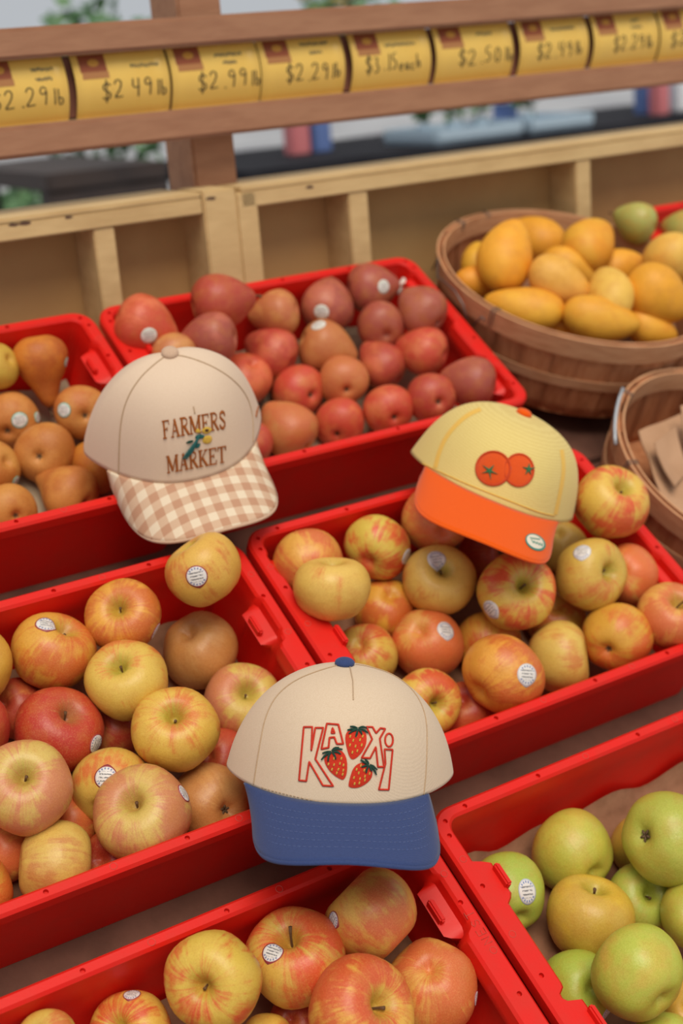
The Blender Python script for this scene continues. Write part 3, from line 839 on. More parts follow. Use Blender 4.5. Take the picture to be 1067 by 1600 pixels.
# ------------------------------------------------------------------ the fruit, one row each
# (tray, kind, px, py, width, height, layer, axis, colour, label, stickers)
# axis: ('s'|'c', px, py) the stem or calyx end seen at that point; ('n', dx, dy) stem end turned away / sideways
FR = [
 # --- left middle tray
 ('A','apple',318,891,122,127,2.1,('s',290,846),'Y','yellow apple with red-edged sticker, tucked under the gingham brim',[(307,901,17,'a',.2)]),
 ('A','apple',193,964,125,112,1.0,('s',190,944),'O','orange-yellow apple in the left middle tray, against its back wall, sticker on right edge',[(247,988,15,'a',1.2)]),
 ('A','apple',82,1019,128,133,1.0,('s',110,974),'O','orange apple with sticker beside its stem bowl, by the left wall of the middle row',[(73,975,17,'a',-.5)]),
 ('A','apple',200,1064,128,133,1.7,('s',189,1031),'Y','greenish-yellow apple in the middle of the left tray, no sticker, above the striped yellow one',[]),
 ('A','apple',311,1014,128,118,1.0,('n',.3,.6),'B','plain brownish-orange apple with no stem in view, under the yellow apple by the gingham brim',[]),
 ('A','apple',379,1098,120,126,1.0,('s',392,1072),'K','pink and yellow apple touching the left side of the blue-brimmed cap',[]),
 ('A','apple',274,1141,132,143,1.9,('s',277,1106),'Y','yellow apple with red streaks left of the blue-brimmed cap',[]),
 ('A','apple',90,1142,139,138,1.6,('s',120,1104),'R','shiny red apple with scabbed stem bowl and sticker on its right side',[(151,1163,16,'a',1.3)]),
 ('A','apple',-44,1040,126,130,1.0,('n',-.3,-.4),'O','orange apple cut off by the left edge, beside the one with sticker near its stem',[]),
 ('A','apple',-46,1142,126,128,1.0,('n',-.4,-.4),'R','red apple cut off by the left edge, left of the shiny red apple',[]),
 ('A','apple',41,1232,143,152,2.0,('s',48,1198),'K','large dull pink apple cut by the left edge, below the shiny red apple',[]),
 ('A','apple',172,1230,122,128,.9,('n',.15,-.5),'Y','yellow apple behind the large pink one, sticker lettered upside down',[(165,1214,18,'a',3.1)]),
 ('A','apple',224,1274,152,158,2.0,('s',212,1238),'K','large pink apple with yellow patches at the front rim, sticker on right edge',[(288,1239,15,'a',1.0)]),
 ('A','apple',332,1258,128,132,.9,('c',362,1258),'B','brownish apple with its ribbed calyx end facing right, left of the blue brim',[]),
 ('A','apple',87,1352,150,130,.7,('n',.95,.1),'X','yellow apple lying on its side at the front rim of the left tray',[]),
 ('A','apple',-46,1394,128,136,1.0,('n',-.4,.2),'O','orange apple cut off by the left edge at the front rim',[]),
 ('A','apple',24,1106,96,96,.2,('n',.3,.3),'D','dark red apple half hidden under the orange apple by the left edge',[]),
 ('A','apple',172,1140,100,100,.2,('n',.3,.3),'D','dark orange-red apple deep between the shiny red and striped yellow apples',[]),
 ('A','apple',2,1330,96,100,.2,('n',.3,.3),'T','coral apple showing under the large dull pink one by the left edge',[]),
 ('A','apple',172,1345,100,100,.1,('n',.3,.3),'D','red apple deep between the two front apples of the left tray',[]),
 ('A','apple',340,1186,100,100,.1,('n',.3,.3),'D','dark red apple hidden beside the left side of the blue-brimmed cap',[]),
 ('A','apple',104,1285,96,96,.1,('n',.3,.3),'T','dull coral apple deep between the two large pink apples',[]),
 # --- tray under the yellow cap
 ('B','apple',482,882,106,116,.6,('n',-.2,-.5),'T','orange-red apple in the back left corner of the tray under the yellow cap',[]),
 ('B','apple',519,920,125,120,1.9,('s',520,864),'Z','pale yellow apple with lobed top near the two moulded tray ledges',[]),
 ('B','apple',588,858,110,104,.9,('n',.3,-.5),'H','red-cheeked orange apple along the back wall, sticker on its right edge',[(636,870,13,'b',1.3)]),
 ('B','apple',686,907,116,117,1.5,('s',691,884),'Z','yellow apple with a sticker covering its stem',[(682,875,15,'b',.1)]),
 ('B','apple',683,812,112,108,.8,('n',-.2,-.4),'T','red and yellow apple under the left half of the orange brim',[]),
 ('B','apple',602,950,98,100,.5,('n',-.2,.6),'O','orange-yellow apple sunk behind the coral one with the round sticker',[]),
 ('B','apple',570,1024,104,104,.8,('n',.2,.5),'H','red-striped apple behind the button of the blue-brimmed cap',[]),
 ('B','apple',666,1004,110,117,1.5,('n',.3,.5),'T','coral-red apple with round sticker, above the blue-brimmed cap',[(697,985,15,'b',-.2)]),
 ('B','apple',664,1097,108,108,1.2,('s',684,1096),'H','red and yellow striped apple at the right shoulder of the blue-brimmed cap',[]),
 ('B','apple',805,926,128,121,1.9,('s',818,908),'H','yellow-green apple with stem bowl facing up, below the sticker of the orange brim',[(766,953,15,'b',.6)]),
 ('B','apple',921,898,118,114,1.6,('s',950,892),'Y','yellow apple with deep creased stem bowl and sticker on top, right of the orange brim',[(909,862,14,'b',.1)]),
 ('B','apple',978,899,96,104,.7,('n',.5,.2),'T','coral apple behind the creased yellow one',[]),
 ('B','apple',954,787,117,116,2.0,('s',970,757),'H','red and yellow apple resting at the right side of the yellow cap',[]),
 ('B','apple',1050,964,110,112,.9,('s',1056,931),'T','coral apple with curled stem cut by the right edge',[]),
 ('B','apple',962,998,114,107,.9,('c',940,1015),'O','orange apple at the front rim with its dark calyx end facing down left',[]),
 ('B','apple',873,1027,121,116,1.2,('s',924,1022),'Z','pale yellow apple with red cheek at the front rim, stem bowl facing right',[]),
 ('B','apple',785,1054,131,130,1.9,('n',.75,-.45),'O','large streaked orange apple at the front rim with sticker facing us',[(824,1054,17,'b',-.1)]),
 ('B','apple',762,1006,106,104,.7,('n',.1,-.6),'O','orange-yellow apple directly behind the large streaked one',[]),
 ('B','apple',868,965,94,94,.3,('n',.1,.5),'O','small yellow-orange apple wedged below the apple with the upward stem bowl',[]),
 ('B','apple',874,852,84,88,.6,('n',.2,.6),'Z','yellow apple peeking out right of the orange brim',[]),
 ('B','apple',770,868,106,104,.5,('c',781,860),'D','dark red apple in the shade under the orange brim',[]),
 ('B','apple',728,1112,96,96,.1,('n',.2,.6),'D','deep red apple low at the front rim right of the blue-brimmed cap',[]),
 # --- bottom left tray
 ('C','apple',334,1531,152,157,1.5,('s',320,1524),'J','apple with wide yellow-green stem bowl facing us in the bottom left tray',[]),
 ('C','apple',464,1498,152,166,1.4,('s',450,1447),'J','red and yellow apple with upright stem and sticker below it',[(426,1488,17,'a',-.2)]),
 ('C','apple',581,1430,150,153,1.4,('c',640,1484),'T','big orange apple right under the blue brim',[(520,1438,14,'a',1.2)]),
 ('C','apple',561,1584,176,170,2.1,('s',604,1548),'J','large coral and yellow apple cut by the bottom edge, stem bowl at its right',[]),
 ('C','apple',674,1541,146,150,1.2,('n',.1,.7),'T','plain coral-orange apple beside the wall of the bottom left tray',[(744,1560,12,'a',1.4)]),
 ('C','apple',206,1614,132,130,1.2,('s',185,1588),'J','red apple with a sticker on top, cut by the bottom edge',[(206,1553,14,'a',.1)]),
 ('C','apple',73,1634,110,104,1.0,('s',56,1605),'Y','yellow apple with only its top and stem above the bottom left edge',[]),
 ('C','apple',415,1628,90,88,.6,('n',.2,.5),'Y','yellow apple peeking up from the bottom edge between two red and yellow ones',[]),
 ('C','apple',462,1600,92,90,.1,('n',.2,.5),'D','deep red apple low between the apples at the bottom edge',[]),
 # --- green apples
 ('G','green_apple',793,1397,122,124,.6,('n',-.3,-.5),'L','green apple half under the tray ledge with an oval barcode sticker',[(824,1393,15,'g',0)]),
 ('G','green_apple',896,1333,136,126,.8,('n',-.5,-.4),'G','plain green apple along the back wall of its tray',[]),
 ('G','green_apple',1041,1310,147,146,1.6,('c',992,1296),'L','large green apple with its star-shaped calyx facing left',[]),
 ('G','green_apple',921,1436,133,140,1.5,('s',930,1372),'W','yellow apple with a thin upright stem among the green ones',[]),
 ('G','green_apple',999,1405,110,110,.5,('s',1012,1384),'L','green apple sunk below the one with the star-shaped calyx',[]),
 ('G','green_apple',997,1521,150,151,2.0,('n',-.5,-.5),'G','large green apple with a pinkish patch on its shoulder',[]),
 ('G','green_apple',1086,1428,104,120,1.0,('n',.3,.3),'G','yellow-green apple cut by the right edge',[]),
 ('G','green_apple',903,1546,122,124,.6,('n',-.3,.3),'L','pale green apple low beside the tray ledge near the bottom edge',[(955,1586,14,'g',1.3)]),
 ('G','green_apple',1038,1632,110,100,1.6,('n',.1,-.6),'G','green apple with only its top showing at the bottom edge',[]),
 ('G','green_apple',1004,1322,100,104,.5,('n',.3,.3),'W','brownish-yellow apple mostly hidden behind the large one with the calyx',[]),
 ('G','green_apple',1078,1576,100,100,.7,('n',.3,.3),'W','yellowish apple in the shade at the bottom right edge',[]),
 # --- golden-brown pears
 ('P','pear',63,563,82,86,.8,('n',.14,.95),'Q','brown pear standing on its head, neck pointing down at the front',[(104,566,8,'p',1.4)]),
 ('P','pear',-8,574,70,76,.6,('n',-.7,.3),'V','yellow-green pear at the left edge of the back tray',[]),
 ('P','pear',17,655,92,92,1.0,('c',19,676),'P','brown pear with a round green-edged sticker above its calyx, at the left edge',[(31,657,13,'p',.3),(59,652,9,'p',1.4)]),
 ('P','pear',127,643,84,88,.8,('c',139,652),'P','brown pear with green-edged sticker, half behind the gingham cap',[(99,641,12,'p',-.1)]),
 ('P','pear',72,707,101,91,1.3,('c',69,715),'P','brown pear with its calyx facing straight at us',[]),
 ('P','pear',152,728,86,84,.6,('n',.5,-.3),'Q','orange-brown pear under the left side of the gingham cap',[]),
 ('P','pear',108,772,98,84,1.0,('c',138,786),'P','brown pear lying sideways at the front rim, its neck pointing left',[]),
 ('P','pear',-12,731,82,84,.8,('n',-.6,.2),'P','brown pear cut by the left edge in the second row from the front',[(25,752,9,'p',1.2)]),
 ('P','pear',14,796,86,84,.9,('c',32,806),'P','brown pear at the front left edge of its tray',[]),
 # --- red pears
 ('R','red_pear',222,508,92,95,.8,('n',.85,.25),'u','red pear with a grey sticker in the back left corner of its tray',[(233,525,13,'m',.2)]),
 ('R','red_pear',341,472,98,88,.9,('n',.9,-.2),'r','large dark red pear against the back wall, its neck to the right',[]),
 ('R','red_pear',434,489,76,68,.7,('c',466,482),'t','orange pear right of the large dark red one',[]),
 ('R','red_pear',332,529,92,74,.8,('n',-.95,.05),'s','dull red pear lying on its side above the gingham cap',[]),
 ('R','red_pear',271,556,74,72,.4,('n',-.3,-.3),'t','yellowish pear just behind the button of the gingham cap',[]),
 ('R','red_pear',511,479,80,84,.7,('n',.1,-.8),'s','dark red pear with a sticker at its lower edge, near the back wall',[(502,488,12,'m',0)]),
 ('R','red_pear',577,449,84,68,.7,('n',.95,-.05),'s','dark red pear on its side by the back wall, sticker on its right',[(600,448,11,'m',.1)]),
 ('R','red_pear',661,486,80,72,.6,('c',684,506),'s','greyish-red pear in the back right corner of its tray',[]),
 ('R','red_pear',594,508,84,68,.7,('n',-.2,-.4),'s','dull red pear in the middle of the second row',[]),
 ('R','red_pear',506,542,88,80,1.0,('n',.85,.3),'t','orange-red pear with a sticker on its top edge',[(497,507,12,'m',.2)]),
 ('R','red_pear',427,552,82,78,.8,('c',462,570),'r','red pear below the orange one, pointing to the upper left',[]),
 ('R','red_pear',598,572,80,70,.9,('c',625,594),'r','red pear in the third row with its calyx at lower right',[]),
 ('R','red_pear',663,549,80,76,.8,('c',694,556),'u','orange-red pear with two dark blemishes near the right wall',[]),
 ('R','red_pear',738,598,86,74,.8,('c',782,608),'s','dusky red pear in the front right corner, beside the yellow cap',[]),
 ('R','red_pear',536,594,84,72,.9,('c',542,612),'t','brownish-orange pear with its calyx facing us, between two red pears',[]),
 ('R','red_pear',465,611,86,79,1.0,('c',488,620),'u','bright red pear right of the gingham cap with pale calyx',[]),
 ('R','red_pear',673,621,82,74,.9,('c',684,631),'r','red pear just above the top of the yellow cap',[]),
 ('R','red_pear',606,639,80,78,1.0,('c',616,655),'u','red pear with dark calyx in the middle of the front row',[]),
 ('R','red_pear',531,660,85,76,1.0,('c',526,681),'u','speckled red pear at the front rim with calyx facing down',[]),
 ('R','red_pear',453,673,90,84,1.1,('c',486,702),'t','large coral pear at the front rim beside the gingham brim',[]),
 ('R','red_pear',382,594,82,90,.9,('n',-.3,.5),'u','red pear behind the right side of the gingham cap',[]),
 ('R','red_pear',390,692,74,72,.6,('n',-.3,.5),'r','small red pear showing just above the gingham brim at right',[]),
 # --- green pears far right
 ('Q','green_pear',996,348,70,58,2.4,('n',-.8,-.35),'g','green pear at the far right, behind the rim of the mango basket',[]),
 ('Q','green_pear',1074,360,72,60,2.2,('n',-.7,-.2),'g','green pear cut by the right edge, beyond the mango basket',[]),
]
# mangoes: (px, py, width across, length, angle in the picture of the stem end, tilt away, height of the centre, colour, label)
MG = [
 (789,398,76,118,78,.25,.092,'m','yellow mango standing upright at the left of the basket'),
 (838,374,70,92,150,.3,.052,'m','yellow mango leaning behind the upright one'),
 (920,381,72,84,60,.6,.085,'m','round-looking yellow mango on top at the back of the basket'),
 (746,441,46,72,10,.3,.05,'m','small yellow mango at the left inside wall of the basket'),
 (818,483,62,124,172,.1,.058,'m','long yellow mango lying along the front left rim'),
 (874,443,64,104,330,.2,.082,'n','pale yellow mango in the middle of the basket pointing to lower right'),
 (893,423,56,100,330,.2,.058,'m','yellow mango partly hidden behind the pale middle one'),
 (953,458,66,72,90,.75,.085,'n','egg-like pale mango end-on in the middle of the basket'),
 (970,416,50,80,20,.3,.052,'m','yellow mango between the round one on top and the right-hand pile'),
 (1027,464,80,108,325,.2,.085,'m','large yellow mango at the right of the basket near the picture edge'),
 (1052,408,76,88,340,.3,.088,'n','pale yellow mango cut by the right edge above the large one'),
 (939,501,62,122,348,.1,.066,'m','long yellow mango lying along the front rim, second from the left'),
 (1017,514,54,88,335,.2,.05,'m','yellow mango low at the front rim near the right edge'),
 (744,408,46,66,80,.4,.045,'m','yellow mango peeking out behind the upright one at left'),
 (888,512,50,90,350,.2,.035,'m','yellow mango low under the two long ones at the front rim'),
]
FLOOR = -.0935
LAY = {'pear': (-.058, .036), 'red_pear': (-.060, .036), 'green_pear': (-.05, .03)}
n = len(FR)
D = np.zeros((n, 3)); RP = np.zeros(n); T = np.zeros(n)
for i, f in enumerate(FR):
    D[i] = np.array([(f[2] - 533.5) / FPX, (f[3] - 800) / FPX, 1]) @ RM
    RP[i] = (f[4] + f[5]) / 4 / FPX
    h0, st = LAY.get(f[1], (-.057, .040))
    T[i] = (h0 + st * f[6] - CAM_S.z) / D[i, 2]
CS = np.array(CAM_S)
VB = np.array([{'A': .348, 'B': .350, 'C': -.002, 'G': .003, 'P': .708, 'R': .708, 'Q': 9}[f[0]] - .016 for f in FR])
VF = np.array([{'A': .056, 'B': .058, 'C': -.294, 'G': -.289, 'P': .426, 'R': .426, 'Q': -9}[f[0]] + .014 for f in FR])
UB = np.array([{'A': -.004, 'B': .440, 'C': -.004, 'G': .44, 'P': -.004, 'R': .437, 'Q': 9}[f[0]] - .021 for f in FR])
T0 = T.copy()
same = np.array([[a[0] == b_[0] for b_ in FR] for a in FR]) & ~np.eye(n, dtype=bool)
DN = D / np.linalg.norm(D, axis=1)[:, None]
QM = np.array([0 if f[0] == 'Q' else 1 for f in FR])
for it in range(500):
    T += .0004 * QM
    P = CS + D * T[:, None]; R = RP * T
    diff = P[None] - P[:, None]
    dist = np.linalg.norm(diff, axis=2) + 1e-9
    need = .90 * (R[None] + R[:, None])
    ov = same & (dist < need)
    I, J = np.where(ov)
    dT = np.zeros(n); cnt = np.zeros(n)
    for i, j in zip(I, J):
        if i >= j: continue
        s = T[j] - T[i]
        lat = math.sqrt(max(dist[i, j] ** 2 - s * s, 0))
        want = math.sqrt(max(need[i, j] ** 2 - lat ** 2, 0))
        sg = 1 if T0[j] >= T0[i] else -1
        dlt = want - sg * s
        if dlt > 0:
            dT[j] += sg * dlt * .5; dT[i] -= sg * dlt * .5; cnt[i] += 1; cnt[j] += 1
    T += .35 * dT / np.maximum(cnt, 1)
    H = CS[2] + D[:, 2] * T
    tmax = (FLOOR + RP * T * .9 - CS[2]) / D[:, 2]
    # the back and right walls of each tray stop whatever lies below the rim
    tb = (VB - RP * T * .97 - CS[1]) / D[:, 1]
    tr = (UB - RP * T * .97 - CS[0]) / D[:, 0]
    lim = np.minimum(tb, tr)
    free = CS[2] + D[:, 2] * lim > .035
    lim = np.where(free, (.035 - CS[2]) / D[:, 2], lim)
    # ... and so does the front wall
    tf = (VF + RP * T * .95 - CS[1]) / D[:, 1]
    T = np.where((H < .6 * RP * T) & (T < tf) & (QM > 0), T + .5 * (tf - T), T)
    T = np.minimum(T, np.minimum(tmax, lim))
P = CS + D * T[:, None]; R = RP * T

def axis_of(f, rad_px):
    kind, a, b_ = f[7]
    if kind == 'n':
        l = math.hypot(a, b_)
        z = math.sqrt(max(0, 1 - min(l, 1) ** 2))
        v = Vector((a, b_, z)) if f[1] in ('apple', 'green_apple') else Vector((a, b_, z * .6))
        if f[1] == 'pear' or f[1].endswith('pear'): pass
        return v.normalized()
    ox, oy = (a - f[2]) / rad_px / .86, (b_ - f[3]) / rad_px / .86
    l = math.hypot(ox, oy)
    if l > .97: ox, oy, l = ox * .97 / l, oy * .97 / l, .97
    v = Vector((ox, oy, -math.sqrt(1 - l * l)))
    return v if kind == 's' else -v

def cam_to_world(v): return CR * v.x + CD * v.y + CF * v.z

def orient(zaxis, spin):
    z = zaxis.normalized(); x = z.orthogonal().normalized(); y = z.cross(x)
    m = Matrix((x, y, z)).transposed()
    return m @ Matrix.Rotation(spin, 3, 'Z')

def set_skin(o, code, rnd):
    base, blu, amt, cav = PAL[code]
    j = lambda c: [max(0, v * rnd.uniform(.93, 1.07)) for v in c]
    o['base_color'] = j(base); o['blush_color'] = j(blu); o['cavity_color'] = list(cav)
    o['blush'] = amt + rnd.uniform(-.06, .06); o['seed'] = rnd.uniform(0, 30)

def add_sticker(o, px, py, rpx, style, rot):
    me = o.data; bv = bvh_of(me)
    inv = o.matrix_world.inverted()
    org = inv @ CAM_W
    def cast(x, y):
        d = (inv.to_3x3() @ px_dir(x, y)).normalized()
        return bv.ray_cast(org, d)
    loc, nrm, _, _ = cast(px, py)
    if loc is None:
        # step towards the fruit's middle until the ray meets the skin
        c = o.matrix_world.translation
        q = CAM_W; v = c - q
        cxp = 533.5 + v.dot(CR) / v.dot(CF) * FPX; cyp = 800 + v.dot(CD) / v.dot(CF) * FPX
        for k in range(1, 12):
            loc, nrm, _, _ = cast(px + (cxp - px) * k * .03, py + (cyp - py) * k * .03)
            if loc is not None: break
        if loc is None: return
    sc = o.matrix_world.to_scale().x
    dep = (o.matrix_world.translation - CAM_W).dot(CF)
    r = rpx / FPX * dep / sc
    up = -(inv.to_3x3() @ CD)
    x = up.cross(nrm).normalized(); y = nrm.cross(x)
    V = []; UV = []; F = []
    NA, NRG = 24, 4
    ell = 1.3 if style == 'g' else 1.0
    def put(a, q):
        k = q * (1 + (.16 * math.exp(-((a - PI * 1.5) / .32) ** 2) if style in 'ab' else 0))
        lx, ly = k * math.cos(a), k * math.sin(a) * ell
        rx = lx * math.cos(rot) - ly * math.sin(rot); ry = lx * math.sin(rot) + ly * math.cos(rot)
        p = loc + x * (rx * r) + y * (ry * r)
        hit, hn, _, _ = bv.ray_cast(p + nrm * .5, -nrm)
        if hit is None: hit = p
        V.append(hit + nrm * .012); UV.append((.5 + .5 * lx, .5 + .5 * ly / ell))
    put(0, 0)
    for g in range(1, NRG + 1):
        for k in range(NA): put(2 * PI * k / NA, g / NRG)
    for k in range(NA): F.append((0, 1 + k, 1 + (k + 1) % NA))
    for g in range(NRG - 1):
        for k in range(NA):
            a = 1 + g * NA + k; b_ = 1 + g * NA + (k + 1) % NA
            F.append((a, a + NA, b_ + NA, b_))
    # thin edge down to the skin
    e0 = 1 + (NRG - 1) * NA; base = len(V)
    for k in range(NA): V.append(V[e0 + k] - nrm * .013); UV.append(UV[e0 + k])
    for k in range(NA): F.append((e0 + k, base + k, base + (k + 1) % NA, e0 + (k + 1) % NA))
    sm = mesh('sticker', V, F)
    ul = sm.uv_layers.new(name='UVMap')
    for lp in sm.loops: ul.data[lp.index].uv = UV[lp.vertex_index]
    s = link('sticker', sm, STICK[style], o)
    s['label'] = {'a': 'round white produce sticker with a red edge', 'b': 'round white produce sticker with blue lettering', 'p': 'white produce sticker with a green edge', 'm': 'greyish white produce sticker', 'g': 'oval white barcode sticker with a blue top'}[style]

GROUP = {'A': 'apples in the left middle tray', 'B': 'apples in the tray under the yellow cap', 'C': 'apples in the bottom left tray', 'G': 'green and yellow apples in the bottom right tray',
         'P': 'golden-brown pears in the back left tray', 'R': 'red pears in the back tray', 'Q': 'green pears at the far right'}
fruits = []
for i, f in enumerate(FR):
    rnd = random.Random(100 + i)
    kind = f[1]
    rad_px = (f[4] + f[5]) / 4
    ax = cam_to_world(axis_of(f, rad_px))
    me = MESH[kind][rnd.randrange(len(MESH[kind]))]
    rot = orient(ax, rnd.uniform(0, 2 * PI)).to_4x4()
    c = STAND @ Vector(P[i])
    s = R[i] * (1.0 if 'pear' in kind else 1.0)
    nm = {'green_apple': 'apple', 'red_pear': 'pear', 'green_pear': 'pear'}.get(kind, kind)
    o = link(nm, me, None, None, Matrix.Translation(c) @ rot @ Matrix.Scale(s, 4))
    tag(o, f[9], nm, GROUP[f[0]])
    set_skin(o, f[8], rnd)
    if f[7][0] in 'sc' or True:
        away = f[7][0]
        if nm == 'apple':
            if away == 's':
                link('stem', STEMS[1] if 'upright stem' in f[9] or 'curled' in f[9] else STEMS[rnd.choice((0, 2))], None, o)
            if away == 'c': link('calyx', CALYX[kind], None, o)
        elif nm == 'pear':
            if away == 'c': link('calyx', CALYX[kind], None, o)
            else: link('stem', PSTEM if kind == 'pear' else RSTEM, None, o)
    fruits.append((f, o))

for f, o in fruits:
    bpy.context.view_layer.update()
    break
for f, o in fruits:
    for s in f[10]: add_sticker(o, *s)

BK1 = (Vector((.629, .600, .017)), .181, Vector((.0266, .1749, 1)).normalized(), .118)
BK2 = (Vector((.6265, .2560, .006)), .157, Vector((.05, -.02, 1)).normalized(), .108)
def basket_plane(px, py, off):
    c = STAND @ (BK1[0] + BK1[2] * off); nn = S3 @ BK1[2]
    d = px_dir(px, py)
    return CAM_W + d * ((c - CAM_W).dot(nn) / d.dot(nn))

for i, (px, py, w, ln, ang, tilt, h, code, label) in enumerate(MG):
    rnd = random.Random(500 + i)
    o_s = basket_plane(px, py, h - .07)
    t = (o_s - CAM_W).dot(CF)
    r = w / 2 / FPX * t
    a = math.radians(ang)
    ax = cam_to_world(Vector((math.cos(a), -math.sin(a), tilt)))
    rot = orient(ax, rnd.uniform(0, 2 * PI)).to_4x4()
    k = ln / w / 1.48 / max(.55, math.sqrt(1 - min(tilt, .8) ** 2))
    o = link('mango', MESH['mango'][i % 2], None, None, Matrix.Translation(o_s) @ rot @ Matrix.Diagonal((r * 1.1, r * 1.18, r * k * 1.02, 1)))
    tag(o, label, 'mango', 'yellow mangoes in the basket')
    set_skin(o, code, rnd)

# ------------------------------------------------------------------ bushel baskets
def project(P):
    v = P - CAM_W; z = v.dot(CF)
    return (533.5 + v.dot(CR) / z * FPX, 800 + v.dot(CD) / z * FPX)

def basket(spec, label, ns, staples, extra, seed):
    Cs, r, nn, H = spec
    rnd = random.Random(seed)
    z = nn; x = (Vector((1, 0, 0)) - z * z.x).normalized(); y = z.cross(x)
    rot = Matrix((x, y, z)).transposed().to_4x4()
    mw = STAND @ Matrix.Translation(Cs - z * H) @ rot
    root = empty('bushel_basket', mw)
    tag(root, label, 'basket')
    rb = r * .89
    rad = lambda t: rb + (r - rb) * t ** .8
    # base disc
    bm = bmesh.new(); bmesh.ops.create_cone(bm, cap_ends=True, segments=40, radius1=rb - .001, radius2=rb, depth=.006, matrix=Matrix.Translation((0, 0, .004)))
    link('base', bm_mesh('base', bm), M['basket_slat'], root)
    for k in range(ns):
        a0 = 2 * PI * k / ns
        wd = 2 * PI / ns * rnd.uniform(1.02, 1.12)
        off = -.0012 if k % 2 else .0006
        V = []; F = []
        NT, NW = 7, 3
        top = H - .001 - rnd.uniform(0, .002)
        for lay in (0, -.0016):
            for j in range(NT + 1):
                t = j / NT
                for i in range(NW + 1):
                    a = a0 + wd * (i / NW - .5)
                    q = rad(t) + off + lay
                    V.append((q * math.cos(a), q * math.sin(a), .002 + (top - .002) * t))
        Rr = NW + 1; B = Rr * (NT + 1)
        for j in range(NT):
            for i in range(NW):
                a = j * Rr + i
                F.append((a, a + 1, a + Rr + 1, a + Rr)); F.append((B + a, B + a + Rr, B + a + Rr + 1, B + a + 1))
            for i in (0, NW):
                a = j * Rr + i; F.append((a, a + Rr, B + a + Rr, B + a))
        for i in range(NW):
            a = NT * Rr + i; F.append((a, a + 1, B + a + 1, B + a)); F.append((i + 1, i, B + i, B + i + 1))
        link('slat', mesh('slat', V, F), M['basket_slat'], root)
    def hoop(name, z0, z1, rfun, th):
        V = []; F = []; N = 64
        for k in range(N):
            a = 2 * PI * k / N
            w = .0006 * math.sin(5 * a + seed)
            for zz, d in ((z0, 0), (z1, 0), (z1, th), (z0, th)):
                q = rfun(zz) + d + w
                V.append((q * math.cos(a), q * math.sin(a), zz))
        for k in range(N):
            for e in range(4):
                a = k * 4 + e; b_ = k * 4 + (e + 1) % 4; c = ((k + 1) % N) * 4 + (e + 1) % 4; d = ((k + 1) % N) * 4 + e
                F.append((a, d, c, b_))
        me = mesh(name, V, F, True); me.set_sharp_from_angle(angle=math.radians(40))
        return link(name, me, M['basket_hoop'], root)
    rz = lambda zz: rad(min(1, zz / H))
    hoop('rim_hoop', H - .026, H, lambda q: rz(q) + .0012, .0028)
    hoop('inner_rim_hoop', H - .024, H + .0005, lambda q: rz(q) - .0062, .0024)
    hoop('middle_hoop', H * .40, H * .40 + .013, lambda q: rz(q) + .0012, .002)
    def ang_at(px, py):
        best = None
        for k in range(360):
            a = math.radians(k)
            q = project(mw @ Vector(((r) * math.cos(a), r * math.sin(a), H)))
            e = (q[0] - px) ** 2 + (q[1] - py) ** 2
            if best is None or e < best[0]: best = (e, a)
        return best[1]
    for px, py in staples:
        a = ang_at(px, py); c, s = math.cos(a), math.sin(a)
        mb = MB()
        for da in (-.012, .012):
            c, s = math.cos(a + da), math.sin(a + da)
            mb.tube([((r + .0055) * c, (r + .0055) * s, H - .022), ((r + .0055) * c, (r + .0055) * s, H + .001), ((r - .007) * c, (r - .007) * s, H + .0015), ((r - .0075) * c, (r - .0075) * s, H - .018)], .0007, 5)
        mb.build('wire_staple', M['wire'], root)
    extra(root, ang_at, r, H)
    return root

def bail1(root, ang_at, r, H):
    a0 = ang_at(692, 415); a1 = ang_at(757, 478)
    q = r + .007
    P_ = lambda a, z, d=0: Vector(((q + d) * math.cos(a), (q + d) * math.sin(a), z))
    am = lambda k: a0 + ((a1 - a0 + PI) % (2 * PI) - PI) * k
    mb = MB()
    mb.tube([P_(am(-.25), H - .02), P_(am(-.1), H + .004), P_(am(.08), H - .012, .002), P_(am(.3), H - .006, .003), P_(am(.55), H - .004, .003), P_(am(.75), H - .012, .003), P_(am(.85), H - .026, .002)], .0012, 6)
    mb.tube([P_(am(.95), H - .03, .001), P_(am(1.05), H - .012, .002), P_(am(1.1), H - .016, .001)], .0012, 6)
    mb.build('wire_handle', M['wire'], root)
def bail2(root, ang_at, r, H):
    a0 = ang_at(950, 628); a1 = ang_at(968, 690)
    mb = MB()
    q = r + .007
    d = (a1 - a0 + PI) % (2 * PI) - PI
    mb.tube([Vector((q * math.cos(a0 + d * k), q * math.sin(a0 + d * k), H + .016 * (1 - k) - .004 * k)) for k in (-.12, .1, .3, .5, .7, .9, 1.05)], .0022, 6)
    mb.build('wire_handle', M['zinc'], root)
basket(BK1, 'round slatted wooden basket heaped with yellow mangoes', 30, [(762, 345), (987, 366), (770, 490), (720, 350)], bail1, 3)
basket(BK2, 'round slatted wooden basket lined with cardboard at the right edge', 28, [(962, 600), (986, 722)], bail2, 5)

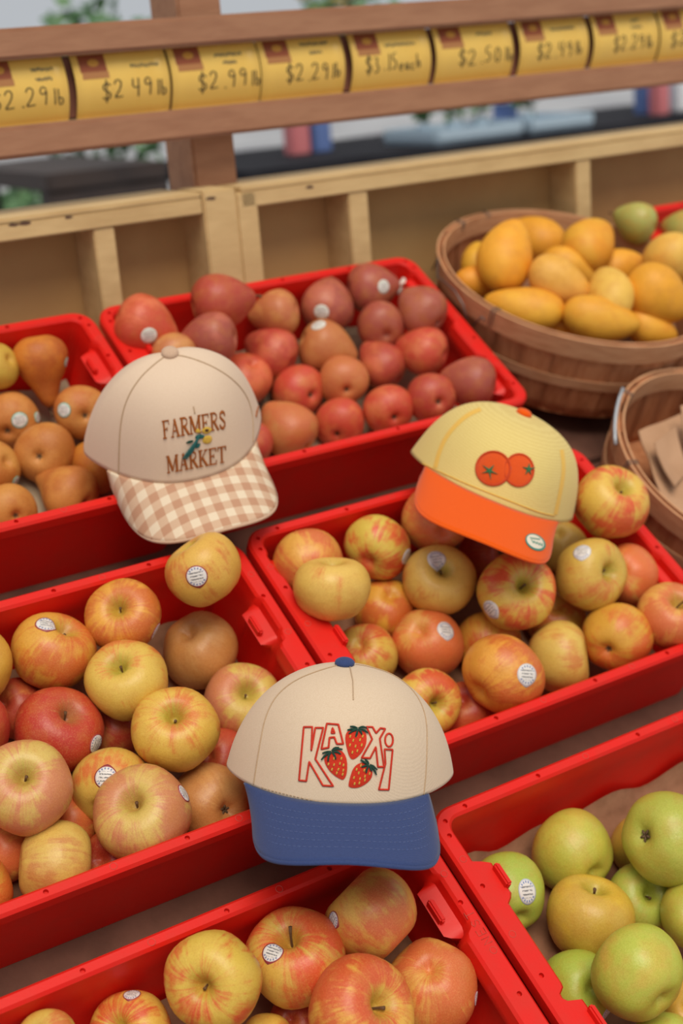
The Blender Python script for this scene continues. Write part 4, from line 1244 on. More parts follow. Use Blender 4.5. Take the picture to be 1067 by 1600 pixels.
zb1 = BK1[2]; xb1 = (Vector((1, 0, 0)) - zb1 * zb1.x).normalized(); yb1 = zb1.cross(xb1)
MB1 = STAND @ Matrix.Translation(BK1[0] - zb1 * BK1[3]) @ Matrix((xb1, yb1, zb1)).transposed().to_4x4()
V, F = lathe_grid(lambda t, a: (.150 * min(1, math.sin(t * PI) * 1.35) * (1 - .07 * t) * math.cos(a) * (1 + .015 * math.sin(9 * a)), .150 * min(1, math.sin(t * PI) * 1.35) * (1 - .07 * t) * math.sin(a) * (1 + .015 * math.sin(9 * a)), .052 + .022 * math.cos(t * PI) + .004 * math.sin(7 * a + 9 * t) * math.sin(t * PI)), 16, 48)
tag(link('paper_padding', mesh('paper_padding', V, F), M['liner'], None, MB1), 'brown paper padding glimpsed between the mangoes', 'paper')

# torn cardboard lying in the second basket
zb2 = BK2[2]; xb2 = (Vector((1, 0, 0)) - zb2 * zb2.x).normalized(); yb2 = zb2.cross(xb2)
MB2 = STAND @ Matrix.Translation(BK2[0] - zb2 * BK2[3]) @ Matrix((xb2, yb2, zb2)).transposed().to_4x4()
def card(name, outline, z0, fold, tilt, label, seed):
    rnd = random.Random(seed)
    pts = densify(outline, .012, True)
    c = sum(pts, Vector((0, 0))) / len(pts)
    rings = 4
    V = []; F = []
    ht = lambda p: fold * abs(p.x * .7 + p.y * .7) + .002 * math.sin(p.x * 90 + seed) * math.sin(p.y * 80)
    n_ = len(pts)
    for lay in (0, .002):
        for g in range(1, rings + 1):
            for p in pts:
                q = (p - c) * (g / rings)
                V.append((q.x, q.y, ht(q) + lay))
        V.append((0, 0, lay))
    B = rings * n_ + 1
    for o_, flip in ((0, 1), (B, 0)):
        for g in range(rings - 1):
            for k in range(n_):
                a = o_ + g * n_ + k; b_ = o_ + g * n_ + (k + 1) % n_
                f = (a, b_, b_ + n_, a + n_); F.append(f if flip else f[::-1])
        for k in range(n_):
            f = (o_ + rings * n_, o_ + (k + 1) % n_, o_ + k); F.append(f if flip else f[::-1])
    e = (rings - 1) * n_
    for k in range(n_): F.append((e + k, e + (k + 1) % n_, B + e + (k + 1) % n_, B + e + k))
    me = mesh(name, V, F); me.set_sharp_from_angle(angle=math.radians(30))
    o = link(name, me, M['kraft'], None, MB2 @ Matrix.Translation((c.x, c.y, z0)) @ Matrix.Rotation(tilt[0], 4, 'X') @ Matrix.Rotation(tilt[1], 4, 'Y'))
    tag(o, label, 'cardboard', 'cardboard pieces in the right-hand basket')
card('cardboard_sheet', [(-.134, -.02), (-.10, -.09), (0, -.134), (.095, -.095), (.132, 0), (.10, .085), (.02, .11), (-.08, .095)], .074, .02, (.04, .05), 'large flat brown cardboard sheet filling the right-hand basket', 1)
card('cardboard_sheet', [(-.055, .02), (.0, .01), (.012, .085), (-.03, .098)], .096, .05, (.45, -.15), 'upright torn cardboard flap leaning on the wall of the right-hand basket', 2)
card('cardboard_sheet', [(-.118, .0), (-.06, .02), (-.055, .075), (-.1, .06)], .090, .25, (.3, .25), 'crumpled cardboard scrap by the wire handle of the right-hand basket', 3)
card('cardboard_sheet', [(.02, .04), (.09, .03), (.08, .09), (.03, .095)], .092, .15, (.35, .1), 'cardboard scrap at the back of the right-hand basket, by the picture edge', 4)

# ------------------------------------------------------------------ caps
def fabric(name, col, var, wscale, bstr, rough=.9, extra=None):
    m, nt, b = new_mat(name)
    b.inputs['Roughness'].default_value = rough
    b.inputs['Specular IOR Level'].default_value = .15
    b.inputs['Sheen Weight'].default_value = .15
    tc = node(nt, 'ShaderNodeTexCoord').outputs['Object']
    f = smoothstep(nt, noise(nt, tc, 1300, 2, .6), .35, .65)
    c = mix_c(nt, math_n(nt, 'MULTIPLY', f, .7), col, var)
    if extra: c = extra(nt, tc, c)
    nt.links.new(c, b.inputs['Base Color'])
    w = node(nt, 'ShaderNodeTexWave', wave_type='BANDS', bands_direction='DIAGONAL')
    w.inputs['Scale'].default_value = wscale; w.inputs['Distortion'].default_value = 1.5
    w.inputs['Detail'].default_value = 2
    nt.links.new(tc, w.inputs['Vector'])
    bump(nt, b, math_n(nt, 'ADD', w.outputs['Fac'], noise(nt, tc, 700, 2)), bstr, .0006)
    return m
def ribs(nt, tc, c):
    w = node(nt, 'ShaderNodeTexWave', wave_type='BANDS', bands_direction='Z')
    w.inputs['Scale'].default_value = 130; w.inputs['Distortion'].default_value = 2.5; w.inputs['Detail'].default_value = 2
    nt.links.new(tc, w.inputs['Vector'])
    return mix_c(nt, math_n(nt, 'MULTIPLY', smoothstep(nt, w.outputs['Fac'], .3, .8), .35), c, srgb(204, 176, 100))
M['twill'] = fabric('cream_twill', srgb(218, 196, 170), srgb(206, 182, 154), 330, .12)
M['twill2'] = fabric('pale_cream_cotton', srgb(222, 198, 174), srgb(214, 188, 162), 400, .08)
M['blue'] = fabric('blue_twill', srgb(56, 72, 118), srgb(46, 60, 102), 330, .15)
M['meshyellow'] = fabric('yellow_ribbed_mesh', srgb(226, 204, 132), srgb(216, 190, 112), 200, .12, .9, ribs)
M['orange'] = fabric('orange_foam', srgb(234, 92, 6), srgb(222, 82, 4), 300, .3)
M['beige'] = fabric('beige_cotton', srgb(206, 174, 148), srgb(190, 156, 130), 300, .3)
M['thread_red'] = fabric('red_thread', srgb(222, 58, 32), srgb(204, 48, 26), 900, .6, .6)
M['thread_green'] = fabric('dark_green_thread', srgb(32, 74, 58), srgb(24, 58, 46), 900, .6, .6)
M['thread_yellow'] = fabric('yellow_thread', srgb(226, 186, 76), srgb(206, 164, 60), 900, .6, .6)
M['thread_brown'] = fabric('brown_thread', srgb(178, 100, 38), srgb(160, 86, 30), 900, .6, .6)
M['thread_dark'] = fabric('dark_brown_thread', srgb(96, 52, 22), srgb(80, 42, 18), 900, .6, .6)
M['thread_tan'] = fabric('tan_thread', srgb(202, 172, 138), srgb(188, 158, 124), 900, .5, .7)
M['thread_blue'] = fabric('pale_blue_thread', srgb(92, 110, 160), srgb(80, 98, 150), 900, .5, .7)
M['thread_teal'] = fabric('teal_thread', srgb(40, 104, 100), srgb(30, 84, 84), 900, .5, .7)
M['star_green'] = fabric('green_thread', srgb(62, 116, 74), srgb(48, 98, 62), 900, .5, .7)
M['patch_orange'] = fabric('tomato_orange_thread', srgb(236, 90, 28), srgb(220, 78, 22), 700, .6, .7)
M['patch_edge'] = fabric('tomato_edge_thread', srgb(216, 74, 22), srgb(204, 66, 18), 700, .6, .7)
M['band'] = fabric('amber_seam_band', srgb(234, 190, 90), srgb(226, 178, 78), 500, .3)
M['teal_print'] = plain('teal_print', srgb(52, 132, 116), .6)
M['sticker_white'] = plain('white_vinyl', srgb(226, 216, 196), .45)

def gingham():
    m, nt, b = new_mat('beige_gingham')
    b.inputs['Roughness'].default_value = .9; b.inputs['Specular IOR Level'].default_value = .15
    tc = node(nt, 'ShaderNodeTexCoord').outputs['Object']
    sep = node(nt, 'ShaderNodeSeparateXYZ'); nt.links.new(tc, sep.inputs[0])
    def band(c, off):
        return math_n(nt, 'LESS_THAN', math_n(nt, 'FRACT', math_n(nt, 'MULTIPLY_ADD', c, 1 / .0178, 50 + off)), .5)
    s = math_n(nt, 'ADD', band(sep.outputs[0], .1), band(sep.outputs[1], .3))
    c = mix_c(nt, math_n(nt, 'GREATER_THAN', s, .5), srgb(224, 206, 180), srgb(206, 174, 146))
    c = mix_c(nt, math_n(nt, 'GREATER_THAN', s, 1.5), c, srgb(188, 144, 116))
    nt.links.new(c, b.inputs['Base Color'])
    bump(nt, b, noise(nt, tc, 700, 2), .2, .0005)
    return m
M['gingham'] = gingham()

class Cap:
    def __init__(s, mloc, cloc, shape, name, label, mats):
        s.sh = shape
        R4 = Matrix(mloc).to_4x4()
        s.mw = STAND @ Matrix.Translation(cloc) @ R4
        s.root = empty('baseball_cap', s.mw)
        tag(s.root, label, 'cap', 'caps displayed on the fruit')
        NA, NS = 96, 26
        V = []; F = []
        for i in range(NS):
            for j in range(NA): V.append(s.crown_pt(-PI + 2 * PI * j / NA, (0, .006, .02)[i] if i < 3 else (i - 2 + .3) / (NS - 2 + .3)))
        V.append(s.crown_pt(0, 1))
        for i in range(NS - 1):
            for j in range(NA):
                a = i * NA + j; b_ = i * NA + (j + 1) % NA
                F.append((a, a + NA, b_ + NA, b_))
        for j in range(NA): F.append(((NS - 1) * NA + (j + 1) % NA, (NS - 1) * NA + j, NS * NA))
        me = mesh('crown', V, F)
        s.bv = BVHTree.FromPolygons([Vector(v) for v in V], F)
        s.crown = link('crown', me, mats['crown'], s.root)
        md = s.crown.modifiers.new('cloth', 'SOLIDIFY'); md.thickness = .0016; md.offset = -1
        V = []; F = []
        NT, NJ = 60, 14
        for j in range(NJ + 1):
            for i in range(NT + 1): V.append(s.brim_pt(-1 + 2 * i / NT, j / NJ))
        for j in range(NJ):
            for i in range(NT):
                a = j * (NT + 1) + i; F.append((a, a + NT + 1, a + NT + 2, a + 1))
        s.bbv = BVHTree.FromPolygons([Vector(v) for v in V], F)
        s.brim = link('brim', mesh('brim', V, F), mats['brim'], s.root)
        md = s.brim.modifiers.new('board', 'SOLIDIFY'); md.thickness = .003; md.offset = 0
        # rolled edge of the brim
        edge = [s.brim_pt(-1 + 2 * i / NT, 1) for i in range(NT + 1)]
        MB().tube(edge, .0018, 6).build('brim_edge', mats.get('edge', mats['brim']), s.root)
        # button
        ap = Vector(s.crown_pt(0, 1))
        V, F = lathe_grid(lambda t, a: (.0085 * math.sin(t * PI) * math.cos(a), .0085 * math.sin(t * PI) * math.sin(a), .0045 * math.cos(t * PI)), 10, 18)
        link('button', mesh('button', V, F), mats['button'], s.root, Matrix.Translation(ap + Vector((0, 0, .0015))))
        s.inv = s.mw.inverted(); s.org = s.inv @ CAM_W
    def crown_pt(s, phi, t):
        a, b_, H, nf, nb, k = s.sh[:6]; ns = s.sh[10]
        c = math.cos(phi); n_ = ns + (nf - ns) * max(c, 0) + (nb - ns) * max(-c, 0)
        a += s.sh[13] if math.sin(phi) > 0 else -s.sh[13]
        lw = s.sh[15] * max(math.cos(t * PI / 2), 0)
        cs, sn = max(math.cos(t * PI / 2), 0), math.sin(t * PI / 2)
        rho = cs ** (2 / n_) if cs > 1e-6 else 0; z = H * sn ** (2 / n_)
        rho = rho * (1 - s.sh[16]) + s.sh[16] * (1 - z / H)
        by = b_ if c > 0 else b_ + (max(b_, .088) - b_) * min(1, -c * 1.5)
        x = a * rho * math.sin(phi); y = by * rho * math.copysign((1 - lw) * abs(c) + lw * (1 - abs(math.sin(phi)) ** 2.4), c)
        z -= k * (x / a) ** 2 * min(max(1 - z / H, 0), 1)
        return (x, y, z)
    def brim_pt(s, t, j):
        a, b_, H, nf, nb, k, L, m, kb, W = s.sh[:10]
        sg = 1 if t >= 0 else -1
        ps = s.sh[11] if t > 0 else s.sh[12]
        W += sg * s.sh[14]
        S = s.crown_pt(t * ps, 0)
        xe = W * sg * abs(math.sin(t * PI / 2)) ** .8
        ys = s.crown_pt(sg * ps, 0)[1]
        c = max(math.cos(t * PI / 2), 0)
        ye = ys + (b_ - ys + L) * (c ** .55 if c > 1e-9 else 0)
        x = S[0] * (1 - j) + xe * j; y = S[1] * (1 - j) + ye * j
        z = S[2] - kb * j * (x / a) ** 2 - m * (y - S[1])
        return (x, y, z)
    def cast(s, px, py, lift=.0005, brim=False):
        d = (s.inv.to_3x3() @ px_dir(px, py)).normalized()
        loc, nrm, _, _ = (s.bbv if brim else s.bv).ray_cast(s.org, d)
        if loc is None: return None
        if nrm.dot(d) > 0: nrm = -nrm
        if brim: lift += .0015
        return loc + nrm * lift
    def tube_px(s, name, polys, m, r, zoom, parent, closed=False, step=2.0, lift=.0004, n=5, brim=False):
        z, ox, oy = zoom
        mb = MB()
        for pl in polys:
            q = [(ox + a / z, oy + b_ / z) for a, b_ in pl]
            q = densify(q if closed or len(q) < 4 else smooth_poly(q, False, 2), step, closed)
            pts = [s.cast(p.x, p.y, lift, brim) for p in q]
            pts = [p for p in pts if p is not None]
            if len(pts) > 1: mb.tube(pts, r, n, closed and len(pts) == len(q))
        return mb.build(name, m, parent)
    def fill_px(s, name, outline, m, zoom, parent, lift=.0012, rings=5, brim=False, smooth=True, base=.0007):
        z, ox, oy = zoom
        P_ = [(ox + a / z, oy + b_ / z) for a, b_ in outline]
        P_ = densify(smooth_poly(P_, True, 2) if smooth else P_, 1.2, True)
        c = sum(P_, Vector((0, 0))) / len(P_)
        V = []; F = []; k = len(P_)
        for g in range(rings, 0, -1):
            f = g / rings
            for p in P_:
                q = c + (p - c) * f
                h = s.cast(q.x, q.y, base + (lift - base) * min(1, (1 - f) * 3.5), brim)
                V.append(h if h is not None else V[-1])
        V.append(s.cast(c.x, c.y, lift, brim))
        for g in range(rings - 1):
            for i in range(k):
                a = g * k + i; b_ = g * k + (i + 1) % k
                F.append((a, b_, b_ + k, a + k))
        for i in range(k): F.append(((rings - 1) * k + i, (rings - 1) * k + (i + 1) % k, rings * k))
        mb = MB().add(V, F)
        return mb.build(name, m, parent)
    def leaf_px(s, name, strokes, m, zoom, parent, w, lift=.0016):
        """tapered stitched strokes"""
        z, ox, oy = zoom
        mb = MB()
        for pl in strokes:
            q = densify(smooth_poly([(ox + a / z, oy + b_ / z) for a, b_ in pl], False, 1), 1.0)
            pts = [s.cast(p.x, p.y, lift) for p in q]
            pts = [p for p in pts if p is not None]
            k = len(pts)
            if k > 2: mb.tube(pts, w, 5, False, [.55 + .6 * math.sin(PI * (i + .6) / (k + .6)) for i in range(k)])
        return mb.build(name, m, parent)
    def dashes(s, name, curves, m, parent, r=.0003, dash=.0024, gap=.0016):
        mb = MB()
        for pts in curves:
            pts = [Vector(p) for p in pts]
            acc = 0; seg = []; on = True
            for a, b_ in zip(pts, pts[1:]):
                l = (b_ - a).length
                if on: seg += [a, b_]
                acc += l
                if acc > (dash if on else gap):
                    if on and len(seg) > 1: mb.tube([seg[0], seg[-1]], r, 4)
                    seg = []; on = not on; acc = 0
        return mb.build(name, m, parent)
    def brim_rows(s, m, rows, parent, tlim=.93):
        curves = []
        for j in rows:
            lim = tlim
            curves.append([Vector(s.brim_pt(-lim + 2 * lim * i / 220, j)) + Vector((0, .0004, .0016)) for i in range(221)])
        s.dashes('stitching', curves, m, parent)

# --- cream cap with blue brim, outlined lettering and strawberries
K = Cap([[0.85383, -0.49507, 0.16091], [-0.49487, -0.67604, 0.54595], [0.1615, 0.54578, 0.82222]], (-0.05725731, 0.06397485, 0.03451558),
        [0.0966, 0.0944, 0.0843, 2.9, 1.7142, 0.0076, 0.0717, 0.2006, 0.0348, 0.0732, 2.2447, 0.788, 0.9743, 0.001, 0.0027, 0.5216, 0.1901], 'kaxi',
        'cream cap with blue brim, red outlined KAXI lettering and three strawberries', dict(crown=M['twill'], brim=M['blue'], button=M['blue']))
ZK = (2.736, 340, 1010)
K.tube_px('panel_seam', [[(155, 590), (165, 520), (185, 400), (205, 300), (250, 210), (330, 145), (430, 105), (520, 80)]], M['thread_tan'], .0005, ZK, K.crown)
K.tube_px('panel_seam', [[(880, 640), (890, 540), (895, 420), (893, 320), (870, 240), (820, 170), (740, 115), (640, 85), (590, 78)]], M['thread_tan'], .0005, ZK, K.crown)
K.tube_px('centre_seam', [[(565, 85), (578, 150), (580, 230)]], M['thread_tan'], .0005, ZK, K.crown)
cur = densify([(ZK[1] + a / ZK[0], ZK[2] + b_ / ZK[0]) for a, b_ in smooth_poly([(190, 603), (215, 612), (300, 634), (400, 658), (500, 674), (600, 682), (700, 680), (800, 665), (860, 645)], False, 1)], .7)
K.dashes('hem_stitching', [[p for p in (K.cast(q.x, q.y, .0004) for q in cur) if p is not None]], M['thread_tan'], K.crown, .0004, .0016, .0016)
K.brim_rows(M['thread_blue'], (.22, .33, .44, .55, .66, .77), K.brim)
ZL = (5.335, 440, 1110)
for nm, polys in (('letter_k', [[(187, 140), (258, 140), (250, 335), (283, 147), (348, 147), (283, 405), (430, 630), (345, 625), (232, 428), (208, 588), (148, 583)]]),
                  ('letter_a', [[(378, 112), (473, 120), (513, 280), (460, 280), (440, 225), (400, 228), (392, 310), (333, 322)], [(425, 148), (442, 190), (416, 190)]]),
                  ('letter_x', [[(705, 138), (755, 140), (785, 190), (820, 150), (860, 155), (815, 235), (850, 470), (800, 470), (782, 305), (735, 398), (665, 395), (752, 240)]]),
                  ('letter_i', [[(855, 325), (922, 328), (890, 660), (808, 658), (862, 440)], [(892 + 32 * math.cos(t * PI / 8), 248 + 55 * math.sin(t * PI / 8)) for t in range(16)]])):
    o = K.tube_px(nm, polys, M['thread_red'], .00085, ZL, K.crown, True, 1.0, .0006)
    o['label'] = 'red embroidered outline letter ' + nm[-1].upper()
SB = [([(535, 190), (560, 170), (620, 165), (680, 172), (708, 200), (704, 290), (655, 370), (598, 414), (565, 395), (540, 310), (528, 240)],
       [[(632, 158), (590, 160), (545, 168)], [(632, 152), (600, 140), (568, 138)], [(630, 160), (590, 175), (556, 198)], [(632, 160), (625, 190), (615, 225)], [(634, 160), (655, 180), (664, 205)], [(636, 158), (680, 165), (715, 193)], [(636, 152), (670, 140), (705, 150)]],
       [(570, 220), (620, 215), (672, 218), (595, 252), (650, 248), (568, 290), (613, 300), (663, 290), (588, 350), (628, 338)]),
      ([(360, 385), (400, 350), (450, 330), (500, 335), (530, 370), (547, 430), (545, 520), (520, 582), (480, 570), (410, 520), (370, 460), (355, 420)],
       [[(415, 348), (370, 370), (333, 412)], [(415, 342), (380, 345), (342, 358)], [(415, 350), (392, 380), (388, 425)], [(420, 350), (440, 370), (452, 408)], [(422, 346), (465, 345), (493, 366)], [(420, 340), (460, 320), (508, 326)], [(418, 338), (440, 315), (480, 310)]],
       [(437, 400), (497, 400), (392, 447), (437, 452), (485, 442), (515, 455), (420, 490), (473, 490), (513, 498), (460, 520), (508, 530)]),
      ([(556, 642), (558, 600), (580, 520), (600, 475), (640, 440), (690, 435), (740, 470), (758, 520), (745, 570), (700, 615), (630, 648)],
       [[(722, 452), (690, 435), (655, 410)], [(722, 446), (712, 425), (690, 406)], [(720, 455), (690, 460), (662, 472)], [(722, 456), (705, 485), (698, 522)], [(725, 458), (738, 490), (745, 505)], [(730, 456), (765, 490), (785, 535)], [(730, 450), (760, 465), (790, 494)]],
       [(658, 458), (622, 490), (685, 497), (640, 520), (600, 558), (650, 568), (690, 548), (728, 525), (605, 608), (645, 603), (690, 578)])]
for out, leaves, seeds in SB:
    b_ = K.fill_px('strawberry_patch', out, M['thread_red'], ZL, K.root, .0013)
    K.leaf_px('leaf', leaves, M['thread_green'], ZL, b_, .0008, .0018)
    K.leaf_px('seed', [[(x + 3, y - 12), (x, y), (x - 3, y + 12)] for x, y in seeds], M['thread_yellow'], ZL, b_, .0006, .0015)

# --- pale cap with gingham brim
Fm = Cap([[0.98214, -0.12088, -0.14418], [-0.10647, -0.98888, 0.10383], [0.15513, 0.08663, 0.98409]], (-0.01549364, 0.47690997, 0.0385189),
        [0.0937, 0.088, 0.0895, 3.2544, 1.2683, 0.0108, 0.0607, 0.2013, 0.0331, 0.0751, 2.6582, 0.8562, 1.0268, 0.0005, -0.0019, 0.6309, 0.2856], 'farm',
         'pale cream cap with beige gingham brim lettered FARMERS MARKET in brown', dict(crown=M['twill2'], brim=M['gingham'], button=M['beige'], edge=M['beige']))
ZF = (3.049, 110, 520)
for pl in ([(230, 690), (232, 560), (240, 420), (270, 310), (330, 215), (400, 150), (455, 110)], [(485, 105), (560, 115), (680, 160), (780, 225), (840, 300), (865, 380), (870, 450), (868, 520)], [(585, 350), (590, 372), (592, 385)]):
    Fm.tube_px('panel_seam', [pl], M['thread_tan'], .0006, ZF, Fm.crown)
SER = {
 'F': [([(.25, 0), (.25, 1)], .19), ([(.05, .97), (.92, .97)], .07), ([(.9, 1), (.9, .74)], .07), ([(.25, .52), (.66, .52)], .07), ([(.66, .64), (.66, .4)], .06), ([(.03, .03), (.5, .03)], .07)],
 'A': [([(.17, .03), (.5, .98)], .09), ([(.48, 1), (.84, .03)], .19), ([(.27, .34), (.7, .34)], .07), ([(0, .03), (.34, .03)], .07), ([(.62, .03), (1.02, .03)], .07)],
 'R': [([(.25, 0), (.25, 1)], .19), ([(.05, .97), (.6, .97), (.8, .86), (.8, .66), (.6, .52), (.25, .5)], .1), ([(.48, .5), (.92, .03)], .18), ([(.03, .03), (.46, .03)], .07), ([(.86, .03), (1.04, .03)], .07)],
 'M': [([(.12, 0), (.12, 1)], .09), ([(.14, 1), (.5, .1)], .17), ([(.5, .1), (.86, 1)], .08), ([(.87, 0), (.87, 1)], .17), ([(0, .03), (.26, .03)], .07), ([(.7, .03), (1.02, .03)], .07), ([(0, .97), (.2, .97)], .07), ([(.82, .97), (1.02, .97)], .07)],
 'E': [([(.25, 0), (.25, 1)], .19), ([(.05, .97), (.9, .97)], .07), ([(.88, 1), (.88, .76)], .07), ([(.25, .52), (.64, .52)], .07), ([(.64, .64), (.64, .4)], .06), ([(.03, .03), (.92, .03)], .07), ([(.92, 0), (.92, .26)], .07)],
 'S': [([(.84, .74), (.78, .9), (.5, .98), (.22, .88), (.2, .68), (.5, .53), (.78, .38), (.8, .16), (.52, .03), (.22, .1), (.12, .3)], .15)],
 'K': [([(.22, 0), (.22, 1)], .19), ([(.3, .42), (.84, .96)], .08), ([(.4, .56), (.9, .03)], .18), ([(.02, .03), (.46, .03)], .07), ([(.02, .97), (.46, .97)], .07), ([(.66, .97), (1, .97)], .07), ([(.72, .03), (1.06, .03)], .07)],
 'T': [([(.5, 0), (.5, 1)], .19), ([(.02, .97), (.98, .97)], .07), ([(.05, 1), (.05, .74)], .07), ([(.95, 1), (.95, .74)], .07), ([(.28, .03), (.72, .03)], .07)],
}
def serif_word(word, bl, br, tl, tr, widths, label):
    tot = sum(widths); x = 0
    bl, br, tl, tr = (Vector(p) for p in (bl, br, tl, tr))
    par = None
    for ch, w in zip(word, widths):
        mb = MB()
        def mp(a, b_, lift=0, x=x, w=w):
            u = (x + a * w * .94) / tot
            p = (bl.lerp(br, u)).lerp(tl.lerp(tr, u), b_)
            q = Fm.cast(ZF[1] + p.x / ZF[0], ZF[2] + p.y / ZF[0], .0004 + lift)
            return q if q is not None else Vector((0, 0, 0))
        for pl, wd in SER[ch]:
            ribbon(mb, pl, wd * 1.25, mp, False, .0011, .12)
        o = mb.build('letter_' + ch.lower(), M['thread_brown'], Fm.crown)
        o['label'] = label + ch
        x += w
serif_word('FARMERS', (442, 506), (744, 455), (434, 420), (740, 371), (.86, 1, 1, 1.25, .9, .95, .8), 'brown embroidered serif letter ')
serif_word('MARKET', (462, 669), (744, 615), (456, 588), (742, 537), (1.25, 1, 1, 1.02, .95, .95), 'brown embroidered serif letter ')
fl = Fm.leaf_px('flower_stem', [[(535, 598), (560, 565), (585, 535), (602, 508), (618, 480)], [(548, 598), (575, 560), (600, 520)]], M['thread_teal'], ZF, Fm.root, .0014, .0018)
fl['label'] = 'embroidered sunflower sprig'
for nm, out, m in (('leaf', [(545, 527), (562, 512), (590, 510), (575, 526)], 'thread_green'), ('leaf', [(592, 552), (598, 530), (620, 522), (615, 545)], 'thread_teal'), ('leaf', [(588, 500), (605, 482), (640, 486), (635, 500), (610, 508)], 'thread_teal'),
                   ('petal', [(588, 475), (600, 452), (622, 462), (618, 478)], 'thread_yellow'), ('petal', [(622, 462), (640, 446), (668, 450), (674, 466), (650, 484), (628, 478)], 'thread_yellow'), ('petal', [(626, 520), (634, 492), (662, 486), (676, 500), (668, 524), (645, 530)], 'thread_yellow')):
    Fm.fill_px(nm, out, M[m], ZF, fl, .0018, 3)
Fm.fill_px('flower_centre', [(632, 462), (646, 454), (660, 462), (646, 474)], M['thread_dark'], ZF, fl, .0026, 3, base=.0016)
Fm.tube_px('side_lettering', [[(886, 385), (890, 360), (898, 345), (905, 322)], [(882, 400), (886, 372)]], M['thread_brown'], .001, ZF, Fm.crown)

# --- yellow cap with orange brim
Tm = Cap([[0.69312, -0.62538, 0.35845], [-0.71848, -0.63943, 0.27371], [-0.05803, 0.44726, 0.89252]], (0.27948, 0.30538, 0.03852),
        [0.09233, 0.10271, 0.07208, 2.9, 2.4847, 0.0106, 0.07197, 0.2814, 0.01654, 0.0724, 2.9814, 0.8839, 0.9278, -0.00032, -0.00223, 0.6381, 0.209], 'tom',
         'yellow mesh cap with orange brim and two embroidered tomatoes', dict(crown=M['meshyellow'], brim=M['orange'], button=M['orange']))
ZT = (3.557, 630, 610)
def band(pl, w):
    mb = MB()
    q = smooth_poly(pl, False, 2)
    ribbon(mb, q, w, lambda a, b_, l=0: (Tm.cast(ZT[1] + a / ZT[0], ZT[2] + b_ / ZT[0], .0003 + l) or Vector((0, 0, 0))), False, .0003, 12)
    return mb.build('seam_band', M['band'], Tm.crown)
band([(178, 430), (200, 340), (240, 255), (300, 185), (360, 135), (430, 105)], 24)
band([(845, 690), (865, 600), (885, 500), (892, 420), (880, 330)], 22)
Tm.tube_px('hem_seam', [[(105, 405), (200, 450), (330, 510), (480, 570), (620, 625), (760, 680), (840, 695)]], M['band'], .0007, ZT, Tm.crown)
def ell(cx, cy, rx, ry, n_=24, rot=0): return [(cx + rx * math.cos(2 * PI * k / n_) * math.cos(rot) - ry * math.sin(2 * PI * k / n_) * math.sin(rot), cy + rx * math.cos(2 * PI * k / n_) * math.sin(rot) + ry * math.sin(2 * PI * k / n_) * math.cos(rot)) for k in range(n_)]
def star(cx, cy, tips, inner):
    out = []
    k = len(tips)
    for i in range(k):
        a = tips[i]; b_ = tips[(i + 1) % k]
        m_ = ((a[0] + b_[0]) / 2 - cx, (a[1] + b_[1]) / 2 - cy)
        l = math.hypot(*m_)
        out += [a, (cx + m_[0] / l * inner, cy + m_[1] / l * inner)]
    return out
for (cx, cy, rx, ry, lift, tips, sc) in ((641, 444, 82, 90, .0014, [(697, 404), (730, 430), (706, 474), (672, 472), (656, 428)], (692, 440)), (500, 435, 95, 94, .0020, [(507, 414), (527, 470), (488, 502), (436, 464), (440, 418)], (480, 450))):
    tpatch = Tm.fill_px('tomato_patch', ell(cx, cy, rx, ry), M['patch_orange'], ZT, Tm.root, lift, 5)
    Tm.tube_px('stitched_edge', [ell(cx, cy, rx - 2, ry - 2)], M['patch_edge'], .0012, ZT, tpatch, True, 2, lift * .6)
    Tm.fill_px('star_calyx', star(sc[0], sc[1], tips, 12), M['star_green'], ZT, tpatch, lift + .0016, 3, smooth=False, base=lift + .0003)
rot = math.radians(32)
st_ = Tm.fill_px('brim_sticker', ell(726, 850, 60, 42, 24, rot), M['teal_print'], ZT, Tm.brim, .0007, 4, brim=True)
Tm.fill_px('sticker_face', ell(724, 848, 51, 34, 24, rot), M['sticker_white'], ZT, Tm.root, .0011, 4, brim=True, base=.0009)['label'] = 'white oval face of the round brim sticker'
def wob(x0, y0, x1, y1, n_, amp):
    return [(x0 + (x1 - x0) * k / n_ + (amp if k % 2 else -amp) * .25, y0 + (y1 - y0) * k / n_ + (amp if k % 2 else -amp)) for k in range(n_ + 1)]
Tm.tube_px('sticker_lettering', [wob(696, 830, 748, 836, 10, 5), wob(704, 848, 764, 868, 8, 11)], M['teal_print'], .0005, ZT, Tm.root, False, 1.0, .0012, 4, True)

# ------------------------------------------------------------------ bits in the red pear tray
gl = basket_plane
tg = MB()
w0 = STAND @ Vector(stand_at_h(628, 446, -.025))
tg.add(*lathe_grid(lambda t, a: (.006 * math.sin(t * PI) ** .8 * math.cos(a) * (1 - .4 * t), .006 * math.sin(t * PI) ** .8 * math.sin(a), .013 * math.cos(t * PI)), 10, 12))
o = tg.build('paper_twist', M['white_paper'], None, Matrix.Translation(w0) @ Matrix.Rotation(.7, 4, 'Y'))
tag(o, 'small white paper twist in the back right corner of the red pear tray', 'paper')

